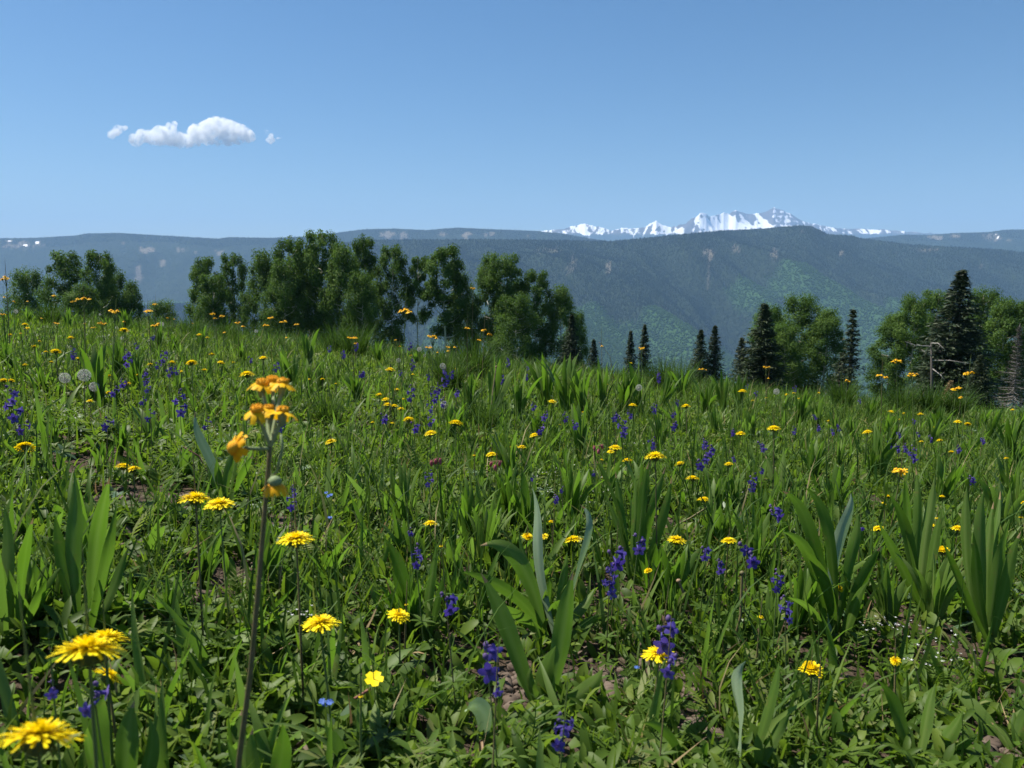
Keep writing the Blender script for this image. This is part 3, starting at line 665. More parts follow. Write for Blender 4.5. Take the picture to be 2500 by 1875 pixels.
# small stones and clods on the bare soil
ico = []
mbk = MB()
cl_t = cone_t(6, [(.5, -.4), (1, .0), (.75, .5), (.15, .75)])
cp = []
for (cx, cy, a, c) in SOILG:
    m_ = 70; x = cx + rng.normal(0, a * .5, m_); y = cy + rng.normal(0, c * .5, m_); cp.append(np.stack([x, y, zg(x, y)], -1))
cp = np.concatenate(cp); n = len(cp); s_ = rng.gamma(2, .0028, n) + .002
V, F, tn = scatter(cl_t, cp, rng.uniform(0, 6, n), rng.normal(0, .5, n), rng.uniform(0, 6, n), np.stack([s_, s_ * rng.uniform(.6, 1.2, n), s_ * .7], -1), rng.random(n))
M_clod = plain('clod', (.07, .05, .038), .95, (.13, .10, .08), 60, .003)
o = link('soil_clods', np_mesh('soil_clods', V, F, M_clod)); o['kind'] = 'stuff'; o['label'] = 'small brown clods and grit on the bare soil patches'; o['category'] = 'soil'

# ------------------------------------------------------------------ large bladed plants
def blade_mesh(B, Mid, T, width, roll, name='leaf', k=14, fold=.28, tint=.5, wave=.0, sway=0.0):
    B, Mid, T = map(np.array, (B, Mid, T)); C = 2 * Mid - .5 * (B + T)
    V = []; tt = []
    for i in range(k + 1):
        s = i / k; p = B * (1 - s) ** 2 + 2 * C * s * (1 - s) + T * s * s
        tg = unit(2 * (C - B) * (1 - s) + 2 * (T - C) * s); vw = unit(p)
        a = unit(np.cross(tg, vw)); n_ = np.cross(a, tg); rl = roll + wave * math.sin(s * 4.2)
        a2 = a * math.cos(rl) + n_ * math.sin(rl); n2 = np.cross(a2, tg)
        p = p + a * (sway * width * math.sin(6.283 * s * .95) * s)
        w = width * .46 * (.24 + .76 * math.sin(math.pi * min(.02 + .80 * s, 1)) ** 1.2) * (1 - max(0, (s - .62) / .38) ** 1.9 * .985)
        rip = .10 * w * math.sin(s * 17 + roll * 9)
        V += [p - a2 * w + n2 * (fold * w + rip), p - a2 * w * .5 + n2 * fold * .42 * w, p, p + a2 * w * .5 + n2 * fold * .42 * w, p + a2 * w + n2 * (fold * w - rip)]
        tt += [tint + .05, tint - .1, tint + .28, tint - .1, tint + .05]
    F = [(i * 5 + j, i * 5 + j + 1, (i + 1) * 5 + j + 1, (i + 1) * 5 + j) for i in range(k) for j in range(4)]
    return V, F, tt
S_ = 1.1302
def hero(name, base, leaves, label, lm=None, group='large bladed plants near the camera'):
    bu, bv = base[0] * S_, base[1] * S_; d, _ = solve(bu, bv, 0.0); b = P(bu, bv, d); b[2] = float(zg(b[0], b[1])) - .01
    e = empty(name, tuple(b))
    for q, lf in enumerate(leaves):
        tu, tv, mu, mv, w = [x * S_ for x in lf[:5]]; dd = lf[5] if len(lf) > 5 else random.uniform(-.04, .05); roll = lf[6] if len(lf) > 6 else random.uniform(-.8, .8); ml = lf[7] if len(lf) > 7 else 0
        off = np.array([random.uniform(-.012, .012), random.uniform(-.012, .012), 0])
        V, F, tt = blade_mesh(b + off, P(mu, mv, d + dd * .5), P(tu, tv, d + dd), w * d / FN, roll, tint=random.uniform(.3, .6), wave=random.uniform(-.5, .5) * (3.2 if ml else 1), sway=random.choice((-.5, .5)) if ml else random.uniform(-.2, .2), fold=random.uniform(.15, .4))
        mb = MB(); mb.add(np.array(V) - b, F, 0, tt)
        if random.random() < .4: mb.m[-4:] = [1] * 4
        mb.m = (mb.m + [0] * len(mb.f))[:len(mb.f)]; link('leaf', mb.mesh('leaf', [M_pale if ml else M_blade, M_straw]), e)
    cu = sum(l[0] for l in leaves) / len(leaves) * S_; cv = sum(l[3] for l in leaves) / len(leaves) * S_
    reg(e, cu, cv, 'broad bladed plant', 'plant', group, label, lm, 60)
HB = 'broad_bladed_plant'
hero(HB, (180, 1395), [(158,1016,158,1200,38,.03,.3),(236,1028,208,1180,36,-.02,-.4),(252,1085,225,1230,26,-.05,.5),(118,1108,140,1240,30),(205,1110,195,1250,30,.06),(280,1180,240,1280,24,.05)], 'dark upright strap leaves below the bare soil on the left', 'dark strap leaves on the left')
hero(HB, (30, 1400), [(8,1090,15,1230,32),(72,1118,50,1240,30),(62,1200,45,1300,26),(-22,1150,0,1280,34),(100,1250,70,1320,24),(20,1230,25,1310,30)], 'clump of dark strap leaves cut by the left edge', 'strap leaves at the left edge')
hero(HB, (255, 1800), [(228,1503,213,1620,48,0,.1),(291,1513,272,1640,52,.02,-.2),(337,1478,322,1620,24,.05,1.1),(318,1545,318,1660,40,.02,.7),(190,1570,205,1670,30,-.03)], 'nearest bright broad leaves rising from the bottom left edge', 'nearest broad leaves at the bottom left')
hero(HB, (570, 1810), [(608,1563,600,1680,46,-.02,.1),(548,1572,545,1690,40,.02),(522,1530,528,1660,28,.05),(490,1600,520,1690,34),(655,1640,625,1710,30)], 'blunt green leaves at the bottom edge beneath the ragwort stalk', 'blunt leaves under the ragwort stalk')
hero(HB, (485, 1100), [(425,886,452,990,22,0,.2,1),(502,958,490,1030,20),(546,983,520,1040,24),(468,990,475,1045,18),(520,928,505,1010,18),(445,1000,465,1050,16)], 'leaf cluster with one long pale blade left of the ragwort stalk', 'long pale blade by the ragwort')
hero(HB, (912, 1395), [(826,1160,876,1262,30,0,.2),(942,1170,926,1290,24,.02,.6),(964,1230,942,1310,22),(905,1250,906,1320,26),(880,1230,893,1320,20)], 'spreading leaves with one arching left behind the violet larkspur', 'arching leaves behind the violet larkspur')
hero(HB, (1195, 1390), [(1146,1053,1163,1200,25,.06,.5,1),(1250,1092,1262,1200,24,.04,-.5,1),(1037,1180,1128,1222,40,-.03,-.3),(993,1232,1112,1288,28,-.05,.2),(1285,1268,1240,1330,30),(1078,1300,1140,1345,26,-.08),(1225,1190,1212,1290,22,.05),(1120,1150,1150,1260,20,.06),(1310,1330,1250,1362,26,.0)], 'big arching central plant with two pale twisted upright leaves', 'central plant with pale twisted leaves')
hero(HB, (1160, 1548), [(1038,1238,1108,1395,44,.0,.25),(1240,1232,1212,1390,48,.02,-.4),(1202,1395,1172,1475,44,.0,.5),(1302,1443,1250,1502,38,-.02,.3),(1150,1440,1152,1500,30)], 'tall front plant with long glossy leaves at the bottom centre', 'tall glossy front plant')
hero(HB, (1046, 1625), [(1004,1508,1040,1535,46,-.03,.2,1),(1070,1545,1060,1590,22)], 'single pale curled blade at the bottom centre left', 'pale curled blade')
hero(HB, (1370, 1268), [(1287,993,1327,1085,18),(1403,998,1384,1120,22,0,.2),(1438,1007,1402,1130,22,.02,-.2),(1452,1027,1422,1150,22,-.02,.2),(1330,1018,1345,1130,18,.04),(1372,1030,1370,1140,18,.05),(1310,1070,1340,1160,16)], 'upright blades fanned beneath the large central dandelion', 'fanned blades under the large dandelion')
hero(HB, (1800, 1400), [(1689,1062,1757,1168,30,-.02,.3),(1737,1053,1792,1168,27,.0,.3),(1833,1064,1812,1180,30,.02,-.5,1),(1688,1150,1757,1228,28,-.05,.2),(1734,1184,1787,1276,27,-.06,.2),(1850,1108,1836,1220,27,.04),(1905,1178,1852,1280,28,-.02),(1782,1090,1796,1220,22,.06),(1880,1255,1838,1330,26,-.05),(1700,1290,1760,1330,20,-.08)], 'large rosette of arching glossy leaves on the right', 'arching rosette on the right')
hero(HB, (1685, 1087), [(1653,983,1670,1035,17),(1692,963,1688,1030,17),(1742,1028,1715,1060,17),(1670,1010,1678,1050,13)], 'small pair of upright leaves above the arching rosette', 'small upright pair of leaves')
hero(HB, (1992, 1335), [(1918,1063,1966,1180,25,-.02,.3),(1953,1033,1966,1150,21),(1977,1008,1981,1150,19,.05),(2017,1028,2001,1150,22,.04),(1895,1125,1950,1230,22,-.05),(2035,1100,2012,1210,22,.0),(1940,1100,1970,1220,18,.06),(2060,1180,2020,1260,22)], 'dense upright blades between the rosette and the right edge clump', 'dense upright blades on the right')
hero(HB, (2135, 1405), [(2088,1048,2086,1200,25,.0,.4),(2127,1058,2118,1200,28,.03,-.3),(2146,1083,2131,1220,22,.05),(2100,1148,2112,1270,24,-.04),(2182,1118,2152,1250,25),(2207,1148,2170,1270,25,-.03),(2032,1168,2085,1290,24,-.05),(2160,1060,2142,1210,20,.07)], 'tall dark bluish blades at the right edge', 'tall dark blades at the right edge')
hero(HB, (1608, 1690), [(1618,1430,1594,1545,40,.0,.5,1),(1682,1428,1656,1545,30,.02,.7),(1707,1540,1666,1605,26,.0),(1570,1560,1590,1620,24,.02)], 'stiff grey green blades with a folded pale tip, bottom right', 'folded pale tipped blades')
hero(HB, (1978, 1662), [(1891,1468,1946,1560,30,.0,.2),(2022,1476,1997,1572,32,.02),(2082,1533,2037,1605,36,-.02,.6),(1950,1560,1965,1610,24),(2110,1590,2050,1630,28,-.02),(1905,1580,1945,1620,20)], 'three pointed leaf plant at the lower right by the edge', 'pointed leaf plant at the lower right')
hero(HB, (1500, 1675), [(1384,1563,1450,1596,22,-.02,.2),(1530,1600,1515,1640,18)], 'one low arching leaf at the bottom, right of centre', 'low arching leaf')
hero(HB, (2195, 1640), [(2140,1560,2172,1600,20),(2225,1500,2205,1570,26),(2190,1530,2195,1590,20)], 'leaves cut by the lower right corner')
# repeats of the same plants further off: one mesh each, copied
CLT = []
for q in range(7):
    g = np.random.default_rng(300 + q); mb = MB(); nl = int(g.integers(9, 16))
    for k in range(nl):
        az = k * 2.4 + g.uniform(-.5, .5); L = g.uniform(.6, 1.0); out = g.uniform(.06, .45) * L; B = np.array([math.cos(az) * .05, math.sin(az) * .05, 0])
        T = np.array([math.cos(az) * out, math.sin(az) * out, L * (1 - .3 * out)]); Mi = np.array([math.cos(az) * out * .38, math.sin(az) * out * .38, L * .56])
        V = []; tt = []; kk = 8; C = 2 * Mi - .5 * (B + T); w0 = g.uniform(.06, .105); tn = g.uniform(.2, .65); ro = g.uniform(-.9, .9)
        for i in range(kk + 1):
            s = i / kk; p = B * (1 - s) ** 2 + 2 * C * s * (1 - s) + T * s * s; tg = unit(2 * (C - B) * (1 - s) + 2 * (T - C) * s)
            a = unit(np.cross(tg, np.array([math.cos(az + ro), math.sin(az + ro), .1]))); n_ = np.cross(a, tg)
            w = w0 * .5 * (.34 + .66 * math.sin(math.pi * min(.10 + .74 * s, 1))) * (1 - max(0, (s - .62) / .38) ** 1.9 * .985)
            V += [p - a * w + n_ * .3 * w, p, p + a * w + n_ * .3 * w]; tt += [tn, tn + .15, tn]
        mb.add(V, [(i * 3 + j, i * 3 + j + 1, (i + 1) * 3 + j + 1, (i + 1) * 3 + j) for i in range(kk) for j in range(2)], 0, tt)
    CLT.append(mb.mesh('foliage', M_blade))
CLUMPS = [(640,850,110),(668,800,95),(585,905,90),(212,885,150),(255,835,120),(345,772,85),(372,770,60),(440,760,60),(95,850,70),(300,850,95),(455,870,55),(775,880,90),(835,985,80),(1010,905,105),(1065,905,140),(1115,925,125),(1180,890,125),(1225,905,150),(1265,915,140),(1300,900,130),(1345,905,125),(1385,900,120),(1425,890,95),(1475,870,80),(1525,905,95),(1565,905,120),(1595,890,90),(1625,955,85),(1545,955,85),(1765,935,90),(1740,1000,70),(1905,955,75),(1880,915,70),(1810,1025,95),(1840,960,70),(2190,1010,110),(2075,1010,70),(2150,1120,80),(1255,1000,140),(1160,960,90),(985,1015,70),(1000,1160,105),(965,1110,80),(300,1010,60),(60,1010,90),(120,960,75),(740,1000,70),(700,900,70),(880,1000,60),(1490,960,60),(1450,1030,70),(1690,900,60),(1560,1060,60),(1640,1120,60),(820,790,60),(905,800,60),(960,830,60),(150,720,60),(60,700,50),(270,720,60),(530,790,70),(390,860,70),(720,1080,70),(1100,1000,80),(1190,985,75),(2010,965,70),(2120,930,60),(1700,1180,70)]
_g = random.Random(77)
for q in range(120):
    u = _g.uniform(10, 2200) if q < 70 else _g.uniform(850, 2200); lo = 700 + .085 * u + (60 if 700 < u < 1700 else 30); v = lo + 45 + (1360 - lo) * _g.random() ** 1.25
    CLUMPS.append((u, v, (30 + .14 * (v - 640)) * _g.uniform(.7, 1.6)))
for k, (u, v, hp) in enumerate(CLUMPS):
    u, v, hp = u * S_, v * S_, hp * S_; d, _ = solve(u, v, 0.0)
    if d > 9: d = 8.5
    p = P(u, v, d); zb = float(zg(p[0], p[1])); H = min(max(hp * d / FN, .10), .55) * 1.12
    o = link('bladed_plant', CLT[k % 7]); o.location = (p[0], p[1], zb - .01); o.rotation_euler = (random.uniform(-.25, .25), random.uniform(-.25, .25), random.uniform(0, 6.28))
    o.scale = (H * random.uniform(.85, 1.15), H * random.uniform(.85, 1.15), H)
    reg(o, u, v - hp * .5, 'green blade clump', 'plant', 'bladed plants across the meadow', None, None, hp)
# grass tussocks
TUS = []
for q in range(4):
    g = np.random.default_rng(400 + q); parts = []
    for b in (.35, .8, 1.3):
        n = 90; az = g.uniform(0, 6.283, n); r_ = np.sqrt(g.random(n)) * .16
        pos = np.stack([np.cos(az) * r_, np.sin(az) * r_, np.zeros(n)], -1); L = g.uniform(.55, 1.05, n)
        parts.append(scatter(strip(6, .016, b), pos, az - math.pi / 2 + g.normal(0, .5, n), g.uniform(0, .28, n), az, np.stack([L, L, L], -1), np.clip(g.normal(.15, .22, n), 0, .97)))
    V, F, tn = joinsc(parts); TUS.append(np_mesh('blades', V, F, M_wisp, {'tint': tn}))
for k, (u, v, hp, lab) in enumerate([(820,842,120,'wispy grass tussock in front of the tallest aspens'),(870,880,150,'dense grass tussock just right of the wispy one'),(1160,930,170,'grass tussock with blades fanning before the dense clump of aspens'),(1100,960,140,'grass tussock left of the blades fanning before the aspens'),(1620,960,140,'tall thin grass tussock left of the matched pair of spruces'),(1660,950,130,'tall thin seeding grass beside the matched pair of spruces'),(2270,1010,190,'long leaning grass tussock in front of the dead snag'),(2200,1000,140,'grass tussock left of the long leaning one'),(2330,1020,150,'grass tussock under the tallest spruce'),(2060,960,120,'grass tussock at the foot of the sparse spruce'),(1180,1060,140,'dark fine grass tussock at the centre of the meadow'),(800,1040,120,'soft grass tussock right of the ragwort heads'),(470,790,90,'pale wispy grass tussock at the gap between the groves'),(120,760,90,'hazy grass tussock at the far left crest'),(560,830,90,'low grass tussock under the slim pair of aspens')]):
    d, _ = solve(u, v, 0.0); d = min(d, 8.3)
    p = P(u, v, d); zb = float(zg(p[0], p[1])); H = min(max(hp * d / FN, .16), .50) * .9
    o = link('grass_tussock', TUS[k % 4]); o.location = (p[0], p[1], zb - .01); o.rotation_euler = (0, 0, random.uniform(0, 6.28)); o.scale = (H * 1.1, H * 1.1, H)
    reg(o, u, v - hp * .5, 'grass tussock', 'grass tussock', 'grass tussocks', lab, None, hp)

# ------------------------------------------------------------------ flowers
def petal(mb, az, r0, r1, z0, z1, wid, curl, m=0, t=(.0, .5), k=3, sq=False, cup=.15):
    """strap petal running out from radius r0 to r1"""
    V = []; tt = []; c, s = math.cos(az), math.sin(az)
    for i in range(k + 1):
        q = i / k; r = r0 + (r1 - r0) * q; z = z0 + (z1 - z0) * q - curl * q * q
        w = wid * .5 * ((.55 + .45 * math.sin(math.pi * min(q * .75 + .1, 1))) if sq else math.sin(math.pi * (.12 + .80 * q)) ** .8)
        for sg in (-1, 0, 1): V.append((r * c - sg * w * s, r * s + sg * w * c, z + abs(sg) * cup * w)); tt.append(t[0] * q + t[1] * (1 - q))
    F = [(i * 3 + j, i * 3 + j + 1, (i + 1) * 3 + j + 1, (i + 1) * 3 + j) for i in range(k) for j in range(2)]
    mb.add(V, F, m, tt)
def lathe(mb, prof, n=10, m=0, t=.5):
    V = [(r * math.cos(k * 6.2832 / n), r * math.sin(k * 6.2832 / n), z) for r, z in prof for k in range(n)]
    F = [(i * n + k, i * n + (k + 1) % n, (i + 1) * n + (k + 1) % n, (i + 1) * n + k) for i in range(len(prof) - 1) for k in range(n)]
    F.append(list(range(n))[::-1]); F.append(list(range((len(prof) - 1) * n, len(prof) * n))); mb.add(V, F, m, t)
def stem_mesh(m_, curve=.06, r=.5, name='stem'):
    mb = MB(); mb.tube([(curve * math.sin(math.pi * q / 8) * 10, curve * 4 * math.sin(2 * math.pi * q / 8), q / 8) for q in range(9)], [r * (1.25 - .35 * q / 8) for q in range(9)], 6)
    return mb.mesh(name, m_)
random.seed(5)
DHEAD = []
for q in range(4):
    mb = MB(); old = q == 3
    for (n, r1, z1, wd, cu, r0, t) in ((42, 1.0, .06, .12, .16, .15, (.0, .3)), (36, .88, .18, .12, .10, .12, (.1, .35)), (30, .68, .30, .11, .05, .08, (.25, .5)), (22, .46, .37, .10, .0, .04, (.35, .65)), (14, .24, .42, .09, 0, .0, (.5, .75))):
        for k in range(n):
            rr_ = r1 * random.uniform(.82, 1.08); up = random.uniform(-.06, .06)
            if old: rr_ *= .85; up += .22
            petal(mb, k * 6.2832 / n + random.uniform(-.1, .1), r0, rr_, .10, z1 + up, wd * random.uniform(.8, 1.2), cu * random.uniform(.4, 1.5), 0, (t[0] + old * .2, t[1] + old * .3), 3, True)
    DHEAD.append(mb.mesh('flower_head', M_yel))
mb = MB(); lathe(mb, [(.10, -.42), (.30, -.30), (.36, -.08), (.30, .12)]); [petal(mb, k * .52, .30, .62, -.1, -.35, .12, .1, 0, (.3, .3), 2) for k in range(12)]
DCUP = mb.mesh('bract_cup', M_cup)
DSTEM = [stem_mesh(M_stem, .05), stem_mesh(M_brownstem, -.05), stem_mesh(M_stem, -.03)]
def flower_root(name, u, v, d, h, lean=.06):
    p = P(u, v, d); zb = float(zg(p[0], p[1])); off = np.array([random.uniform(-lean, lean), random.uniform(-lean, lean)]) * h
    bx, by = p[0] + off[0], p[1] + off[1]; zb2 = float(zg(bx, by)) - .005
    e = empty(name, (bx, by, zb2)); return e, np.array([p[0] - bx, p[1] - by, p[2] - zb2])
def set_stem(e, me, tip, rad):
    s = link('stem', me, e); L = float(np.linalg.norm(tip)); s.rotation_euler = Vector(tip).to_track_quat('Z', 'Y').to_euler(); s.scale = (rad, rad, L); return s
def crop(c):
    return {1: (0, 500, .40687), 2: (800, 500, .40687), 3: (1600, 500, .40687), 4: (0, 900, .31646), 5: (0, 1375, .31646), 6: (600, 1000, .31646), 7: (600, 1375, .31646), 8: (1200, 900, .31646), 9: (1800, 900, .31646), 10: (1200, 1375, .31646), 11: (1800, 1375, .31646), 14: (0, 700, .22604), 15: (500, 850, .27125)}[c]
def dandelion(u, v, w, label=None, lm=None, tilt=None, var=None, hr=(.10, .27), taz=None):
    d, h, W = place(u, v, w, .042, *hr)
    e, tip = flower_root('dandelion', u, v, d, h)
    k = random.randrange(3) if var is None else var
    set_stem(e, DSTEM[random.randrange(3)], tip - np.array([0, 0, .3 * W * .5]), .0022 if d < 3 else .003)
    hd = link('flower_head', DHEAD[k], e); hd.location = tip; hd.scale = (W * .5,) * 3
    ti = random.gauss(0, .16) if tilt is None else tilt; ta = random.uniform(0, 6.28) if taz is None else taz
    q = Quaternion((1, 0, 0), -.17) @ Quaternion((math.cos(ta), math.sin(ta), 0), ti) @ Quaternion((0, 0, 1), random.uniform(0, 6.28)); hd.rotation_euler = q.to_euler()
    link('bract_cup', DCUP, hd)
    reg(e, u, v, 'yellow dandelion', 'dandelion', 'dandelions in the meadow', label, lm, w)
D = [ # crop, x, y, width, label, landmark, tilt, variant
 (5,300,1350,620,'large yellow dandelion in the bottom left corner','bottom left corner dandelion',.3,0),
 (5,680,680,540,'front and larger dandelion of the overlapping pair at lower left','overlapping dandelion pair',.22,1),
 (5,815,590,345,'rear dandelion of the overlapping pair at lower left',None,.2,2),
 (5,830,870,240,'small dandelion turned sideways just below the overlapping pair',None,.7),
 (7,577,470,300,'bright dandelion standing alone below and right of the ragwort stalk','lone bright dandelion',.05),
 (7,1180,405,190,'ragged spiky dandelion left of the violet larkspur by the tall leaves','ragged spiky dandelion',.35),
 (6,388,1005,285,'wide flat dandelion just right of the ragwort stalk','wide flat dandelion',.08),
 (4,1505,1005,250,'left dandelion of the pair left of the ragwort stalk','dandelion pair left of the ragwort',.05),
 (4,1690,1050,235,'right dandelion of the pair left of the ragwort stalk',None,.15),
 (4,950,757,130,'left bloom of the touching pair above the bare soil',None,.1),(4,1028,778,120,'right bloom of the touching pair above the bare soil','touching dandelions above bare soil',.2),
 (4,195,605,150,'dandelion tipped over to the right near the left edge','tipped dandelion near the left edge',.5),
 (4,1905,45,120,'dandelion directly behind the upper ragwort heads',None,.1),
 (4,30,92,70,'left bloom of the pair on the left edge',None,.2),(4,85,92,60,'right bloom of the pair on the left edge',None,.2),
 (8,1262,680,180,'largest dandelion in the middle, above the fanned blades','large dandelion above the fanned blades',.05),
 (8,955,612,110,None,None,.1),(8,920,640,60,None,None,.3),(8,1425,1325,165,'spiky dandelion left of the flat one, above the dry stalks','spiky dandelion above the dry stalks',.1),
 (8,1830,1330,130,'flat open dandelion right of the spiky one above the dry stalks',None,.05),(8,635,1320,150,'dandelion between the two pale twisted leaves','dandelion between pale twisted leaves',.15),
 (8,275,1305,110,'orange half closed dandelion left of the pale twisted leaf',None,.5,3),(8,405,1295,75,'dandelion half hidden behind the pale twisted leaf',None,.5),
 (10,1290,705,270,'dandelion in front of a dark larkspur at the bottom right of centre','dandelion before the dark larkspur',.05),(10,1210,65,80,None,None,.3,3),
 (11,570,835,220,'fading orange dandelion with upturned petals at the lower right','fading orange dandelion',.1,3),(11,1220,758,95,'half open dandelion facing left at the lower right',None,.8,3),(11,785,200,75,'orange dandelion at the foot of the arching rosette',None,.7,3),
 (9,283,463,112,'bright flat dandelion right of centre in the mid meadow','bright flat dandelion right of centre',.05),
 (9,1703,1235,110,'dandelion tucked against the tall dark blades on the right','dandelion against the dark blades',.05),(9,1585,1415,140,'fading dandelion with dark spiky underside below the dark blades',None,.05,3),(9,1085,1235,100,'smooth flat dandelion right of the arching rosette','flat dandelion right of the rosette',.2)]
for r_ in D:
    x0, y0, s = crop(r_[0]); dandelion(x0 + r_[1] * s, y0 + r_[2] * s, r_[3] * s, r_[4], r_[5], r_[6], r_[7] if len(r_) > 7 else None, taz=math.pi if r_[0] == 5 and r_[3] > 300 else None)
D2 = {6: [(655,248,95),(1258,78,100),(1425,185,110),(1620,105,120),(1765,355,40),(1895,348,95),(2072,290,75),(2130,290,75),(1425,880,115),(1510,1055,40)],
 8: [(470,255,70),(1090,283,72),(1500,290,78),(1937,175,75),(330,515,85),(1045,710,90),(1452,735,90),(1830,738,80),(1922,503,88),(2175,462,100),(1550,848,110),(1640,1012,110),(460,1180,50),(853,703,35),(525,432,25),(710,335,30)],
 9: [(1003,490,80),(1187,332,50),(1413,352,52),(1490,420,45),(1240,393,35),(1700,410,60),(1778,428,55),(1420,563,40),(1560,553,50),(1655,645,55),(2073,692,42),(1165,985,55),(1133,1040,45),(1580,985,45),(2200,1035,60),(2190,1148,45),(1540,1155,35),(1505,1210,60),(710,403,40),(382,200,35),(437,188,32),(222,225,22),(120,247,35),(475,230,22),(630,187,25),(2125,318,35),(1520,455,40),(1285,345,30)],
 2: [(375,990,65),(310,1140,50),(348,1170,60),(360,1200,60),(400,1208,55),(440,1225,50),(455,1165,25),(415,1110,40),(510,1018,25),(770,985,22),(1675,1080,22),(500,905,20),(1820,950,22)],
 15: [(530,88,80),(145,130,75),(65,55,55),(255,128,30),(1060,280,45),(938,280,35),(1180,320,30),(1510,668,40),(1690,675,45)],
 1: [(745,752,55),(425,798,45),(335,880,65),(275,882,30),(1270,897,35),(1150,948,70),(1325,947,45),(1578,920,50),(900,957,35),(1035,945,45),(1085,1000,25),(1230,990,30),(765,1075,45),(785,962,55),(470,922,35),(690,938,30),(565,965,28),(310,943,28),(540,1178,45),(1195,780,35),(1245,797,25),(1400,945,22),(650,1125,32),(150,960,30),(150,718,40),(165,740,32),(205,850,42),(60,780,30),(237,818,22),(615,975,26),(830,1020,30),(655,1025,24)],
 11: [(180,415,50),(640,880,30)], 7: [(1240,320,30),(890,1030,45)], 4: [(840,55,35),(1570,10,40),(1395,18,35)]}
for c, L in D2.items():
    x0, y0, s = crop(c)
    for (x, y, w) in L: dandelion(x0 + x * s, y0 + y * s, w * s)

# ragwort: clustered golden heads on tall stalks
def rag_head(mb, c, rad, tl, taz, n=9):
    sub = MB()
    for k in range(n): petal(sub, k * 6.2832 / n + random.uniform(-.15, .15), .28, random.uniform(.85, 1.1), .05, random.uniform(-.1, .12), .40, random.uniform(.05, .35), 0, (.1, .6), 4, True, -.25)
    lathe(sub, [(.42, .0), (.45, .12), (.36, .25), (.18, .32), (.02, .34)], 12, 1); lathe(sub, [(.08, -.75), (.26, -.55), (.34, -.2), (.30, .04)], 9, 2)
    for k in range(34):
        a, r = random.uniform(0, 6.28), math.sqrt(random.random()) * .4; lathe(sub, [(.035, .2), (.04, .38 - r * .25), (.01, .43 - r * .25)], 5, 1)
    Mx = Quaternion((math.cos(taz), math.sin(taz), 0), tl).to_matrix(); 
    mb.add([Mx @ Vector(p) * rad + Vector(c) for p in sub.v], sub.f, 0, sub.t); mb.m[-len(sub.m):] = sub.m
RAGM = [M_ora, M_disc, M_cup]
RH = []
for q in range(5):
    mb = MB(); rag_head(mb, (0, 0, 0), 1, 0, 0, random.randint(7, 10)); RH.append(mb.mesh('flower_head', RAGM))
RSTEM = [stem_mesh(M_stem, .03), stem_mesh(M_brownstem, .04)]
def ragwort(u, v, w, label=None, lm=None, nh=None, hr=(.16, .62)):
    """w photo pixels: width of the whole head cluster"""
    n = nh or (1 if w < 9 else 2 if w < 14 else random.choice([3, 4, 5]))
    hs = .018 if n > 2 else .017
    d, h, W = place(u, v, w, {1: .022, 2: .032}.get(n, .048), *hr)
    e, tip = flower_root('ragwort', u, v, d, h, .08); fork = tip - np.array([0, 0, W * .9])
    set_stem(e, RSTEM[random.randrange(2)], fork if n > 1 else tip, .0021 if d < 3 else .003)
    for k in range(n):
        if n == 1: c = tip; rad = W * .5
        else:
            x = (k / (n - 1) - .5); rad = W / (n ** .7) * .62
            c = tip + np.array([x * (W - rad * 1.4), random.uniform(-.5, .5) * W * .7, random.uniform(-.10, .16) * W])
            mbp = None
        o = link('flower_head', RH[random.randrange(5)], e); o.location = c; o.scale = (rad,) * 3; o.rotation_euler = (random.gauss(0, .25), random.gauss(0, .25), random.uniform(0, 6.28))
        if n > 1:
            s = link('flower_stalk', RSTEM[0], e); v_ = c - fork; s.location = fork; s.rotation_euler = Vector(v_).to_track_quat('Z', 'Y').to_euler(); s.scale = (.0014 if d < 3 else .002,) * 2 + (float(np.linalg.norm(v_)),)
    reg(e, u, v, 'golden ragwort', 'wildflower', 'golden ragworts on tall stalks', label, lm, w)
